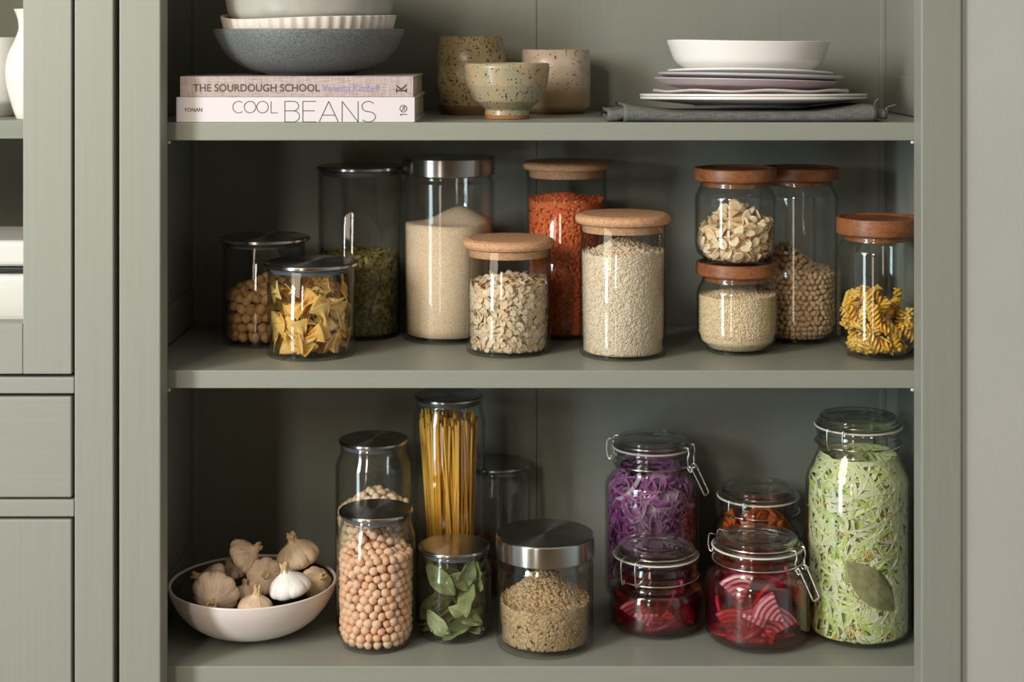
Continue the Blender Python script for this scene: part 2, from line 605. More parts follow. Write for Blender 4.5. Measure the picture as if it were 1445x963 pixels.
def stoneware(name, base, speck, sc=900, amt=.5, rough=.45):
    t = NT(name); v = t.coord()
    n = t.noise(v, sc, 2, .7); g = t.noise(v, 20, 2)
    a = t.ramp(n, [(.38, base), (.62, speck)])
    a = t.mix(amt, base, a)
    a = t.mix(t.ramp(g, [(.35, (0, 0, 0)), (.7, (.25, .25, .25))]), a, tuple(min(1, x * 1.4) for x in base))
    return t.pbsdf(a, rough, t.bump(n, .1, .0004))


M_greybowl = stoneware('grey_speckled_stoneware', c('4c5255'), c('8a8e8e'), 700, .8)
M_palebowl = stoneware('pale_grey_stoneware', c('a3a19a'), c('b4b1a8'), 40, .5, .35)
M_cream = plain('cream_glaze', c('d8cec4'), .3, .03, 10)
M_whiteglaze = plain('white_glaze', c('eeebe8'), .25)
M_lilac = plain('lilac_glaze', c('c9bcbf'), .3, .05, 14)
M_greyplate = plain('grey_lilac_glaze', c('b8b5ba'), .3, .04, 14)
M_pinkbowl = plain('blush_stoneware', c('e2d6d2'), .4, .04, 10)
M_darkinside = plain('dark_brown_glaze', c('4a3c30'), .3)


def garlic_mat(name, base, pale, streak):
    t = NT(name)
    cc = t.n('ShaderNodeTexCoord'); mp = t.n('ShaderNodeMapping'); mp.inputs['Scale'].default_value = (26, 1.3, 1)
    t.l(cc.outputs['UV'], mp.inputs['Vector'])
    n = t.noise(mp.outputs[0], 3, 4, .65)
    n2 = t.noise(t.coord(), 45, 2)
    a = t.ramp(n, [(.3, streak), (.5, base), (.7, pale)])
    a = t.mix(t.ramp(n2, [(.4, (0, 0, 0)), (.75, (.5, .5, .5))]), a, pale)
    return t.pbsdf(a, .55, t.bump(n, .35, .0006), Specular_IOR_Level=.3)


M_garlic = garlic_mat('garlic_paper_skin', c('dcc0a0'), c('f0dcc2'), c('a88a6a'))
M_garlicpink = garlic_mat('garlic_pinkish_skin', c('dcc2aa'), c('f0dcc8'), c('ac8676'))
M_garlicwhite = garlic_mat('garlic_white_skin', c('eeeae6'), c('f6f4f2'), c('cac2bc'))
M_stem = plain('dry_garlic_stem', c('c2a67c'), .8, .2, 120)


def weave(name, base, dark, sc=900, rough=.9, amt=.6):
    t = NT(name)
    n1 = t.noise(t.coord((.08, 1, 1)), sc, 2); n2 = t.noise(t.coord((1, 1, .08)), sc, 2)
    n = t.math('MULTIPLY', t.math('ADD', n1, n2), .5)
    return t.pbsdf(t.mix(amt, base, t.ramp(n, [(.4, dark), (.56, base)])), rough, t.bump(n, .5, .0006), Specular_IOR_Level=.15)


M_linen = weave('charcoal_linen', c('6d6f6b'), c('41433f'), 1100)
M_bookcloth = weave('pink_book_cloth', c('bcaeac'), c('86706a'), 1000, .8, .55)
M_fray = plain('frayed_thread', c('9a988a'), .9)
M_bookwhite = plain('white_book_cover', c('d6cfd5'), .45)
M_pages = plain('book_pages', c('c4b8a4'), .9, .2, 8)
M_inkbrown = plain('brown_ink', c('54413f'), .6)
M_inkgreen = plain('green_ink', c('4a5546'), .6)
M_inkdark = plain('dark_ink', c('2c2a28'), .6)
M_inkblue = plain('lilac_ink', c('8283b4'), .6)
M_black = plain('black_enamel', c('141414'), .3)
M_greypot = plain('grey_brown_pot', c('94877c'), .4, .1, 30)
M_peg = plain('white_peg', c('d8d6cc'), .4)
# ---------------------------------------------------------------- room shell
FLOORH = -CAMZ / S
ZF0 = 2254.0      # cupboard face plane
ZB = 2685.0       # cupboard back plane
H1, H2, H3 = -115.0, -465.0, -883.0   # shelf tops, relative to the lens


def wbox(name, X0, X1, Z0, Z1, h0, h1, mat, parent=None, bevel=0, origin=None):
    """box given in lens-relative units; origin sits at its base centre"""
    mb = MB()
    cx, cz = (X0 + X1) / 2, (Z0 + Z1) / 2
    box(mb, X0 - cx, X1 - cx, Z0 - cz, Z1 - cz, 0, h1 - h0)
    o = obj(name, mb, mat, None, bevel=bevel)
    o.location = W(cx, cz, h0)
    if parent is not None:
        o.parent = parent
        o.location = o.location - parent.location
    return o


def fx(px):      # frame column -> X on the cupboard face
    return (px - VX) * ZF0 / F


props(wbox('floor', -2600, 2400, -900, 2800, FLOORH - 60, FLOORH, M_floor), kind='structure')
props(wbox('wall_right', fx(1357) + 1.5, 2000, 2263, 2800, FLOORH, 1500, M_wall), kind='structure')
props(wbox('wall_back', -2600, fx(1357) + 1.5, 2715, 2800, FLOORH, 1500, M_wall), kind='structure')

# ---------------------------------------------------------------- open cupboard
cb = empty('open_cupboard', 'sage green wooden cupboard with three open shelves full of jars and crockery', 'cupboard', W(0, 2450, FLOORH))
XL, XR = -513.0, 539.0          # opening between the stiles
XWL, XWR = -558.0, 582.0        # inner faces of the sides
TOP = 420.0
o1, o2 = fx(168), fx(1357)
wbox('face_stile', o1, XL, ZF0, 2299, FLOORH, TOP, M_paintV, cb, 2.2)
wbox('face_stile', XR, o2, ZF0, 2299, FLOORH, TOP, M_paintV, cb, 2.6)
wbox('side_panel', o1 + 2, XWL, 2299.3, 2700, FLOORH, TOP, M_paintV, cb)
wbox('side_panel', XWR, o2 - 2, 2299.3, 2700, FLOORH, TOP, M_paintV, cb)
for xa, xb in ((XWL + .2, 8.0), (8.9, XWR - .2)):
    wbox('back_panel', xa, xb, ZB, ZB + 12, FLOORH, TOP, M_paintV, cb, .6)
for s, x in ((1, XWL), (-1, XWR)):
    wbox('corner_strip', min(x, x + s * 9), max(x, x + s * 9), ZB - 8, ZB - .2, FLOORH + 100, TOP - 1, M_paintV, cb, 1.5)
    for h in (H1, H2, H3):
        wbox('side_rail', min(x + s * .1, x + s * 4), max(x + s * .1, x + s * 4), 2302, ZB - 9, h + .5, h + 60, M_paintH, cb, 1.2)
for h in (H1, H2, H3):
    wbox('shelf', XWL + 4.5, XWR - 4.5, F, ZB - 9.5, h - 25.5, h, M_paintH, cb, 1.6)
for h in (H1, H2):
    for s, x in ((1, XL), (-1, XR)):
        mb = MB(); lathe(mb, [(0, -2), (2.6, -2), (3, 0), (2.6, 2), (0, 2)], 20)
        p = obj('shelf_peg', mb, M_peg, cb); p.location = W(x + s * 2.2 - 2.0 * s, 2304, h - 28) - cb.location
wbox('top_board', XWL, XWR, 2300, ZB, TOP - 26, TOP, M_paintH, cb, 1)
wbox('plinth', XWL, XWR, 2303, 2330, FLOORH, H3 - 60, M_paintH, cb, 1)

# ---------------------------------------------------------------- glazed cupboard beside it
gc = empty('glazed_cupboard', 'sage green cupboard with a glazed door above plain drawer and door fronts', 'cupboard', W(-700, 2450, FLOORH))
def hy(y, Z=ZF0): return -(y - VY) * Z / F
LX = fx(-420)
wbox('face_stile', fx(105), fx(160), ZF0, 2299, FLOORH, TOP, M_paintV, gc, 2.2)
wbox('face_stile', LX - 60, LX, ZF0, 2299, FLOORH, TOP, M_paintV, gc, 2.2)
for ya, yb in ((533, 556), (706, 730)):
    wbox('face_rail', LX, fx(104.6), ZF0 + .5, 2299, hy(yb), hy(ya), M_paintH, gc, 1.8)
wbox('side_panel', fx(105) - 8, fx(158), 2299.3, 2700, FLOORH, TOP, M_paintV, gc)
wbox('side_panel', LX - 60, LX + 2, 2299.3, 2700, FLOORH, TOP, M_paintV, gc)
wbox('back_panel', LX, fx(105), ZB, ZB + 12, FLOORH, TOP, M_paintV, gc)
wbox('top_board', LX, fx(105) - 9, 2300, ZB - 1, TOP - 26, TOP, M_paintH, gc)
wbox('inner_shelf', LX + 4, fx(105) - 9, 2306, ZB - 1, hy(196, 2306), hy(170, 2306), M_paintH, gc, 1.2)
GB = hy(462, 2306)
wbox('cabinet_base', LX + 4, fx(105) - 9, 2300, ZB - 1, hy(560), GB, M_paintH, gc)
wbox('lower_carcass', LX + 4, fx(105) - 9, 2301, ZB - 1, FLOORH, hy(561), M_paintH, gc)
dr = wbox('glazed_door', fx(32), fx(100.6), ZF0 + 1, 2298, hy(528.5), TOP - 5, M_paintV, gc, 1.6)
def sub(name, X0, X1, Z0, Z1, h0, h1, m, par, bevel=0):
    o = wbox(name, X0, X1, Z0, Z1, h0, h1, m, None, bevel)
    o.location = o.location - par.location - par.parent.location
    o.parent = par
    return o
sub('door_rail', LX + 70, fx(32) - .6, ZF0 + 2, 2298, hy(528.5), hy(458), M_paintH, dr, 1.2)
sub('door_rail', LX + 70, fx(32) - .6, ZF0 + 2, 2298, TOP - 90, TOP - 5, M_paintH, dr, 1.2)
sub('door_stile', LX + 5, LX + 69, ZF0 + 1, 2298, hy(528.5), TOP - 5, M_paintV, dr, 1.6)
sub('glass_pane', LX + 66, fx(32) + 3, 2268, 2272, hy(460), TOP - 86, M_pane, dr)
wbox('drawer_front', LX + 5, fx(100.6), ZF0 + 1, 2298, hy(703), hy(560.5), M_paintH, gc, 2.4)
wbox('cupboard_door', LX + 5, fx(100.6), ZF0 + 1, 2298, FLOORH + 60, hy(734), M_paintV, gc, 2.4)


# things standing behind the glazed door
def simple_lathe(part, prof, mat, parent, seg=64, mod=None, uv=False, loc=None):
    mb = MB(); lathe(mb, prof, seg, mod)
    o = obj(part, mb, mat, parent, uv=uv)
    if loc is not None: o.location = loc
    return o


SH = hy(170, 2306)
cupX, cupZ = (-9 - VX) * 2445 / F, 2445
prof = fillet([(0, 0), (34, 0, 2), (36, 2), (58, 22, 14), (61, 60, 10), (61, 117 - 0, 1), (58, 118, 1), (56, 60, 8), (50, 20, 8), (0, 6)])
o = simple_lathe('serving_cup', prof, M_whiteglaze, None, loc=W(cupX, cupZ, SH + .3))
props(o, 'large white glazed cup behind the glazed door, cut by the edge', 'cup')
vX, vZ = (51 - VX) * 2362 / F, 2345
vp = catmull([(22, 0, 0), (27, 14, 0), (34, 40, 0), (37.5, 66, 0), (34, 92, 0), (24, 116, 0), (19.5, 130, 0), (21, 145, 0), (26, 158, 0)], 6)[:, :2]
prof = [(0, 1), (20, 0)] + [tuple(v) for v in vp] + [(r - 2.6, z) for r, z in vp[::-1] if z > 6] + [(0, 6)]
o = simple_lathe('bulbous_vase', prof, M_whiteglaze, None, loc=W(vX, vZ, SH + .3))
props(o, 'white bulbous vase with a flared lip, half hidden by the glazed door frame', 'vase')
# enamel bin with a dark rim, and a pot behind it
e = empty('enamel_bin', 'white enamel bin with a black rim on the lower shelf behind glass', 'bin', W(fx(-70), 2432, GB + .4))
def bin_part(name, x, y, z0, z1, m, bev):
    mb = MB(); box(mb, -x, x, -y, y, z0, z1)
    return obj(name, mb, m, e, bevel=bev)
hb = lambda y, Z: -(y - VY) * Z / F - (GB + .4)
bin_part('bin_body', 108, 92, 0, hb(386, 2338), M_whiteglaze, 10)
bin_part('black_rim', 110, 94, hb(385.5, 2336), hb(378, 2336), M_black, 1.5)
bin_part('bin_lid', 109, 93, hb(377.5, 2337), hb(340, 2337), M_whiteglaze, 8)
pot = empty('storage_pot', 'grey brown lidded pot on the lower shelf, behind the enamel bin', 'pot', W(fx(14), 2604, GB + .4))
simple_lathe('pot_body', fillet([(0, 0), (50, 0, 8), (56, 60, 10), (54, hb(318, 2600), 3), (50, hb(318, 2600), 2), (50, 20, 4), (0, 8)]), M_greypot, pot)
simple_lathe('pot_lid', fillet([(0, hb(317, 2600)), (57, hb(317, 2600), 1), (57, hb(308, 2600), 3), (20, hb(304, 2600), 3), (0, hb(303, 2600))]), M_greypot, pot)
# ---------------------------------------------------------------- jars
def inner_fn(inner):
    zs = np.array([p[1] for p in inner]); rs = np.array([p[0] for p in inner])
    o = np.argsort(zs, kind='stable')
    return lambda z: np.interp(z, zs[o], rs[o])


class Jar:
    pass


def jar_at(cx, Zc, H, label, cat='jar', name='storage_jar', group=None, lift=0.35):
    j = Jar()
    j.Z = Zc
    j.X = (cx - VX) * Zc / F
    j.base = W(j.X, Zc, H + lift)
    j.e = empty(name, label, cat, j.base, group)
    return j


def body(j, outer, wall, floor_t, mat=None, ztop=None, seg=96):
    """outer: profile from the base edge up to the lip; the cavity follows it at wall thickness"""
    out = fillet(outer)
    inner = []
    for r, z in out:
        if z >= floor_t + 2: inner.append((r - wall, z))
    r0 = inner[0][0]
    inn = [(max(r0 - 6, 1), floor_t), (r0 - 2, floor_t + .8)] + inner
    lip = inner[-1]
    prof = [(0, 1.2), (out[0][0] * .8, 1.2)] + out + [((out[-1][0] + lip[0]) / 2, out[-1][1] + 1.0)] + inn[::-1] + [(0, floor_t)]
    mb = MB(); lathe(mb, prof, seg)
    j.body = obj('glass_body', mb, mat or M_glass, j.e)
    j.rin = inner_fn(inn)
    j.floor = floor_t
    return j


def lid_flat(j, R, z0, t, Rn, mat_top=None):
    """thin steel disc with a silicone gasket pushed into the neck"""
    mb = MB()
    lathe(mb, fillet([(0, z0), (R - 2, z0, .5), (R, z0 + 1.5, .8), (R, z0 + t - 1.8, 1.4), (R - 1.5, z0 + t - .3, 1.2), (R * .9, z0 + t, 1), (0, z0 + t)]), 96)
    lid = obj('lid', mb, M_steel, j.e)
    mb = MB()
    lathe(mb, fillet([(0, z0 - 8), (Rn - 7, z0 - 8), (Rn - 6, z0 - 8.6, .5), (Rn - .4, z0 - 6.5, 1), (Rn - 2.5, z0 - 5, .5), (Rn - .4, z0 - 3.4, .6), (Rn - .4, z0 - .3), (0, z0 - .3)]), 80)
    obj('gasket', mb, M_gasket, lid, label='grey silicone gasket')


def jarA(cx, Zc, H, R, lidR, top, label, lid_t=7, **k):
    j = jar_at(cx, Zc, H, label, **k)
    body(j, [(R - 7, 0), (R, 0, 6), (R, top - lid_t - 1.2)], 2.2, 5)
    lid_flat(j, lidR, top - lid_t, lid_t, R - 2.3)
    j.top = top - lid_t
    return j


def jarS(cx, Zc, H, R, lidR, top, label, lid_t=6.5, **k):
    """shouldered jar with a small recessed foot and flat steel lid"""
    j = jar_at(cx, Zc, H, label, **k)
    n = lidR - 2.6
    body(j, [(R * .78, 0), (R * .84, 0, 2), (R * .84, 6, 2), (R, 18, 12), (R, top - 40, 16), (n, top - 20, 7), (n, top - lid_t - 1.2)], 2.2, 5)
    lid_flat(j, lidR, top - lid_t, lid_t, n - 2.3)
    j.top = top - lid_t
    return j


def jarM(cx, Zc, H, R, lidR, top, lidh, label, **k):
    """straight jar under a deep steel screw lid"""
    j = jar_at(cx, Zc, H, label, **k)
    z = top - lidh
    body(j, [(R - 10, 0), (R, 0, 9), (R, z - 12, 3), (R - 3, z - 6, 2), (R - 3, z - 2, 2), (R - 5, z + 4, 2), (R - 5, z + 9)], 3.2, 8)
    mb = MB()
    lathe(mb, fillet([(lidR - 2, z + 6), (lidR - 2, z, .5), (lidR, z, 1), (lidR, top - 2, 2), (lidR - 2, top, 1.5), (0, top + .3)]) + [(0, top - 3), (lidR - 2, top - 3), (lidR - 2, z + 6)], 112)
    obj('lid', mb, M_steel, j.e)
    j.top = z
    return j


def jarC(cx, Zc, H, R, lidR, top, label, cork_t=14, **k):
    """straight jar with a cork stopper"""
    j = jar_at(cx, Zc, H, label, **k)
    z = top - cork_t
    body(j, [(R - 7, 0), (R, 0, 6), (R, z - 1.6)], 2.2, 5)
    mb = MB()
    lathe(mb, fillet([(0, z - 13), (R - 4.5, z - 13, 1.5), (R - 3, z - 4), (R - 3, z, .5), (lidR - 3, z, 2), (lidR, z + cork_t * .35, 4), (lidR - .6, top - 3, 4), (lidR - 7, top, 4), (0, top)]), 96)
    obj('cork_lid', mb, M_cork, j.e)
    j.top = z - 13
    return j


def jarW(cx, Zc, H, R, lidR, top, label, lid_t=19, foot=46, recess=3.5, **k):
    """rounded jar on a small foot under a dished acacia lid"""
    j = jar_at(cx, Zc, H, label, **k)
    z = top - lid_t
    n = R - 8
    body(j, [(foot - 4, 0), (foot, 0, 2), (foot, 7, 2), (R - 3, 17, 6), (R, 30, 12), (R, z - 24, 16), (n, z - 8, 9), (n, z - 2)], 2.2, 5)
    mb = MB()
    lathe(mb, fillet([(0, z - 9), (n - 3.2, z - 9, 1), (n - 3.2, z, .4), (lidR - 1.5, z, 1.5), (lidR, z + 2, 1.5), (lidR, top - 1.2, 1.2), (lidR - 1.5, top, 1), (lidR - 5, top, 1.5), (lidR - 8, top - recess, 2), (0, top - recess)]), 112)
    obj('wooden_lid', mb, M_acacia, j.e)
    j.top = z - 9
    return j


def clasp(j, Rs, Rl, zs, zt, zn, ang, lever=True):
    """wire bail: neck ring, lid ring, hinge hook on one side and lever on the other"""
    ca, sa = math.cos(ang), math.sin(ang)
    def rot(P):
        P = np.asarray(P, float)
        return np.stack([P[:, 0] * ca - P[:, 1] * sa, P[:, 0] * sa + P[:, 1] * ca, P[:, 2]], 1)
    wr = 1.35
    mb = MB()
    tube(mb, ring(Rs - .5, zn, 72), wr, 8, True)
    root = obj('wire_clasp', mb, M_wire, j.e)
    # lid wire, lying in the groove under the top disc, ends turned out on both sides
    zg = zt - 9.5
    Rg = Rl + 1.6
    w = 12.5
    a0 = math.asin(w / Rg)
    mb = MB()
    for sgn in (1, -1):
        th = np.linspace(a0, math.pi - a0, 30)
        arc = np.stack([Rg * np.cos(th), sgn * Rg * np.sin(th), np.full(30, zg)], 1)
        front = [(Rs + 3.5, sgn * w, zg + 1.5), (Rs + 5.5, sgn * w, zs - 2), (Rs + 3.5, sgn * (w + 1), zs - 10), (Rs + 4.5, sgn * w, zn + 2), (Rs + 6.5, sgn * w, zn - 6), (Rs + 9.5, sgn * (w - 1), zn - 5), (Rs + 10.5, sgn * (w - 1), zn - .5)]
        back = [(-Rs - 3, sgn * w, zg + 1), (-Rs - 9, sgn * w, zg - 1), (-Rs - 10.5, sgn * w, zs - 9), (-Rs - 8, sgn * w, zn + 1), (-Rs - 3, sgn * w, zn), (-Rs - 3.4, sgn * w, zn + 5)]
        P = catmull(front[::-1], 5)
        P = np.concatenate([P, arc, catmull(back, 5)])
        tube(mb, rot(P), wr, 8)
    obj('bail_wire', mb, M_wire, root)
    # lever: coils at the neck ring and a long loop hanging outward
    mb = MB()
    for sgn in (1, -1):
        t = np.linspace(0, 2 * math.pi, 18, endpoint=False)
        cc = np.stack([Rs + 4.5 + 3.2 * np.cos(t), np.full(18, sgn * (w - 3.4)), zn - 1 + 3.2 * np.sin(t)], 1)
        tube(mb, rot(cc), wr * .95, 8, True)
    dx = 20 if lever else 6
    L = [(Rs + 2, w - 2, zn + 1), (Rs + 7, w - 1.5, zn + 1.5), (Rs + 10, w - 2, zn - 3), (Rs + 9 + dx * .5, w - 2.5, zn - 19), (Rs + 9 + dx, w - 3, zn - 38)]
    P = catmull(L, 5)
    Q = P[::-1] * np.array([1, -1, 1])
    end = catmull([P[-1], (Rs + 9 + dx + .8, w - 5, zn - 41), (Rs + 9 + dx + .8, -w + 5, zn - 41), Q[0]], 5)
    tube(mb, rot(np.concatenate([P[:-1], end, Q[1:]])), wr, 8)
    obj('clasp_lever', mb, M_wire, root)


def jarX(cx, Zc, H, R, Rs, Rl, zt, zn, zsh, label, ang, lever=True, **k):
    """swing-top preserving jar"""
    j = jar_at(cx, Zc, H, label, name='preserving_jar', **k)
    zs = zt - 16
    body(j, [(R * .62, 0), (R * .8, 0, 4), (R, 9, 20), (R, zsh - 6, 16), (R * .97, zsh + 3, 8), (Rs - 5, zn - 12, 9), (Rs - 4.5, zn - 6, 2), (Rs - 2.2, zn - 3, 1.5), (Rs - 2.2, zn + 3, 1), (Rs - 4.6, zn + 5, 1.5), (Rs - 4.2, zn + 8, 2), (Rs - 2.2, zn + 11, 2), (Rs - 4.2, zs - 9, 2), (Rs - 1.0, zs - 6, 2.5), (Rs - .6, zs - 1.4)], 3.6, 8, M_thick)
    mb = MB()
    lathe(mb, [(Rs - 8, zs - .6), (Rs + .6, zs - .9), (Rs + 1.4, zs + .3), (Rs + .6, zs + 1.5), (Rs - 8, zs + 1.5), (Rs - 8, zs - .6)], 80)
    obj('rubber_seal', mb, M_seal, j.e)
    mb = MB()
    lathe(mb, fillet([(0, zt - 3.5), (Rl * .28, zt - 3.5, 1), (Rl * .33, zt - 1.8, 1), (Rl * .38, zt - 3.5, 1), (Rl * .5, zt - 3.6, 1), (Rl * .56, zt - 2.2, 1), (Rl * .62, zt - 4, 1), (Rl * .78, zt - 4, 2), (Rl * .86, zt - .6, 2), (Rl * .95, zt, 1.5), (Rl, zt - 2.2, 1.5), (Rl, zt - 6, 1.5), (Rl - 3, zt - 8.5, 1), (Rl - 1, zt - 11.5, 1.5), (Rs - 1, zt - 13, 1), (Rs - .2, zt - 14.2), (Rs - 7, zt - 14.3), (Rs - 9, zt - 12, 1), (Rl * .8, zt - 10, 1), (0, zt - 10)], 4), 96)
    obj('glass_lid', mb, M_lidglass, j.e)
    clasp(j, Rs, Rl, zs, zt, zn, ang, lever)
    j.top = zt - 18
    return j


def zc_from(yf, w, H):
    Zf = F * (-H) / (yf - VY)
    return Zf / (1 - (w / 2) / F)


# middle shelf
J = {}
J['hazel'] = jarA(373, 2522, H2, 63, 70.5, 163, 'glass jar of hazelnuts with a steel lid, behind the bow tie pasta jar')
J['farf'] = jarA(439.5, 2421, H2, 65, 70, 138, 'short glass jar of bow tie pasta with a flat steel lid')
J['pumpkin'] = jarA(508.5, 2583, H2, 66, 69, 268, 'tall steel lidded glass jar half filled with dark green pumpkin seeds')
J['sugar'] = jarM(633, 2557, H2, 72, 73, 284, 28, 'tall glass jar of fine pale grain under a deep steel screw lid')
J['oat'] = jarC(718, 2444, H2, 63.8, 68.5, 170, 'short cork topped glass jar of rolled oats')
J['redl'] = jarC(799.5, 2589, H2, 63.6, 70, 274, 'tall cork topped glass jar of red lentils, behind the oats and rice', 12)
J['rice'] = jarC(879, 2422, H2, 64.6, 71, 209, 'cork topped glass jar filled with white rice')
J['quin'] = jarW(1040, 2446, H2, 60.3, 61.3, 134, 'low wooden lidded glass jar of pale quinoa, under the almond jar', name='storage_jar')
J['alm'] = jarW(1037.5, 2446, H2 + 134 - 3.5, 60.3, 61.5, 275 - 130.5, 'wooden lidded glass jar of flaked almonds stacked on the quinoa jar')
J['bean'] = jarW(1127, 2536, H2, 60, 61, 269, 'tall wooden lidded glass jar of small pale beans, behind the stacked jars')
J['fus'] = jarW(1239, 2410, H2, 60, 61, 205, 'wooden lidded glass jar with yellow spiral pasta, partly behind the frame', 25)
# bottom shelf
J['chick2'] = jarS(527, 2515, H3, 58.5, 53.4, 270, 'tall glass jar of pale beans with steel lid, behind the chickpea jar')
J['chick'] = jarS(530.5, 2390, H3, 57.6, 54, 197, 'glass jar filled with round chickpeas, steel lidded, beside the garlic bowl')
J['spag'] = jarS(633.5, 2546, H3, 57, 54.5, 331, 'tallest steel lidded glass jar, packed with upright spaghetti')
J['berry'] = jarS(702.5, 2628, H3, 53, 52, 204, 'shadowed steel lidded glass jar holding a few dark red dried pieces')
J['bay'] = jarS(640.5, 2428, H3, 56, 53.3, 133, 'small steel lidded glass jar of green bay leaves')
J['lent'] = jarM(769, 2391, H3, 71, 72.5, 161, 30.5, 'wide glass jar of green brown lentils under a deep steel lid')
J['pcab'] = jarX(920, 2592, H3, 74.5, 62.5, 55.8, 254, 214, 183, 'swing top jar of shredded purple cabbage', math.radians(-27))
J['beet2'] = jarX(925.7, 2458, H3, 70, 63.9, 57.4, 125, 79, 60, 'low swing top jar of dark beetroot in red brine, below the purple cabbage', math.radians(52), False)
J['carrot'] = jarX(1070, 2562, H3, 73, 64, 56.9, 184, 147, 118, 'swing top jar of orange carrot pickle, behind the candy beetroot jar', math.radians(55), False)
J['beet'] = jarX(1069, 2409, H3, 77, 66.8, 58.6, 153, 118, 92, 'swing top jar of pink striped beetroot slices in brine', math.radians(-38))
J['wcab'] = jarX(1211, 2429, H3, 77.5, 64, 57.5, 326, 286, 236, 'large swing top jar of shredded green cabbage with a bay leaf', math.radians(52), False)
# ---------------------------------------------------------------- what is in the jars
def heap(edge, peak, R, px=0.0, py=0.0, wob=2.0, seed=0):
    """surface height of a loose filling: high at (px,py), falling to the glass"""
    r2 = np.random.default_rng(seed); a, b, d, e_ = r2.uniform(0, 6.28, 4)
    def f(x, y):
        d2 = np.sqrt((x - px * R) ** 2 + (y - py * R) ** 2) / R
        return edge + (peak - edge) * np.where(d2 < 1, (1 - d2) ** 2 * (1 + 2 * d2), -.12 * (d2 - 1)) + wob * np.sin(x / R * 4 + a) * np.cos(y / R * 3.5 + b)
    return f


def core(mb, j, gap, hf, drop, rnd=.35, mat=0):
    """the solid middle of a filling"""
    n = 56
    z0 = j.floor + .6
    rs0 = max(j.rin(z0 + 1) - gap, 4)
    th = np.linspace(0, 2 * math.pi, n, endpoint=False)
    rings = []
    k = 14
    for t in np.linspace(0, 1, k):
        P = []
        for a in th:
            rr = rs0
            top = 0
            for _ in range(3):
                top = hf(rr * math.cos(a), rr * math.sin(a)) - drop
                z = z0 + (top - z0) * t
                rr = max(float(j.rin(z)) - gap, 3)
            P.append((rr * math.cos(a), rr * math.sin(a), z))
        rings.append(np.array(P))
    last = rings[-1]
    for s in (.8, .6, .4, .2):
        P = last.copy(); P[:, :2] *= s
        P[:, 2] = hf(P[:, 0], P[:, 1]) - drop
        rings.append(P)
    V = np.concatenate(rings + [[[0, 0, float(hf(np.array(0.), np.array(0.)) - drop)]], [[0, 0, z0]]])
    m = len(rings)
    Q = [(i * n + q, i * n + (q + 1) % n, (i + 1) * n + (q + 1) % n, (i + 1) * n + q) for i in range(m - 1) for q in range(n)]
    T = [((m - 1) * n + q, (m - 1) * n + (q + 1) % n, m * n) for q in range(n)] + [((q + 1) % n, q, m * n + 1) for q in range(n)]
    mb.add(V, [np.array(Q), np.array(T)], rnd=rnd, mat=mat)


def shell_pts(j, rad, hf, layers=1, pitch=1.0, rowp=.87, jit=.18, seed=1, rimgap=1.0, floor=None):
    """close packed layers against the glass plus the top surface: P, layer, theta"""
    r2 = np.random.default_rng(seed)
    P, L, TH = [], [], []
    z0 = (j.floor if floor is None else floor) + rad * rimgap + .4
    for k in range(layers):
        z = z0; row = 0
        while z < 400:
            R = float(j.rin(z)) - rad * rimgap - .5 - k * rad * 1.7
            R = min(R, float(j.rin(z + rad)) - rad * rimgap * .9 - k * rad * 1.7)
            if R < rad: break
            n = max(int(2 * math.pi * R / (2 * rad * pitch)), 4)
            any_ = False
            for q in range(n):
                t = 2 * math.pi * (q + .5 * (row % 2)) / n + r2.normal() * jit * rad / R
                zz = z + r2.normal() * jit * rad
                rr = R - abs(r2.normal()) * jit * rad
                x, y = rr * math.cos(t), rr * math.sin(t)
                if zz < float(hf(np.array(x), np.array(y))) - rad * .4:
                    P.append((x, y, max(zz, z0))); L.append(k); TH.append(t); any_ = True
            if not any_ and row > 2: break
            z += 2 * rad * rowp; row += 1
    # top surface
    step = 2 * rad * pitch
    g = np.arange(-80, 80, step)
    for a, yy in enumerate(g):
        for xx in g:
            x = xx + (step / 2 if a % 2 else 0) + r2.normal() * jit * rad
            y = yy * .9 + r2.normal() * jit * rad
            h = float(hf(np.array(x), np.array(y)))
            if math.hypot(x, y) < float(j.rin(h)) - rad * (rimgap + .35) - 1:
                P.append((x, y, h - rad * .75 + r2.normal() * jit * rad)); L.append(-1); TH.append(math.atan2(y, x))
    return np.array(P), np.array(L), np.array(TH)


def pick(P, L, TH, cap=300):
    """the pieces that show largest: nearest the viewer at the glass, and on top"""
    front = -np.sin(TH)
    score = np.where(L == 0, front, np.where(L == -1, .25 + .3 * front, -2))
    score = np.where((L == 0) & (front < -.1), -1.5, score)
    idx = np.argsort(-score)
    take = [i for i in idx if score[i] > -1][:cap]
    m = np.zeros(len(P), bool); m[take] = True
    return m


def filling(name, stuffname, j, tmpl, mat, P, Rm, sc, mask, label, rest, cat, group, withcore=None, rnd=None):
    P = contain(tmpl[0], P, Rm, sc, j)
    me = tmesh(name, tmpl)
    singles(name, me, mat, j.base, P[mask], Rm[mask], sc[mask] if np.ndim(sc) else sc, label, cat, group)
    mb = MB(); n = (~mask).sum()
    if withcore is not None: withcore(mb)
    if n:
        scatter(mb, tmpl, P[~mask], Rm[~mask], sc[~mask] if np.ndim(sc) else sc, np.random.default_rng(3).uniform(0, 1, n))
    if mb.n:
        o = obj(stuffname, mb, mat); o.location = j.base
        props(o, rest, cat, None, 'stuff')


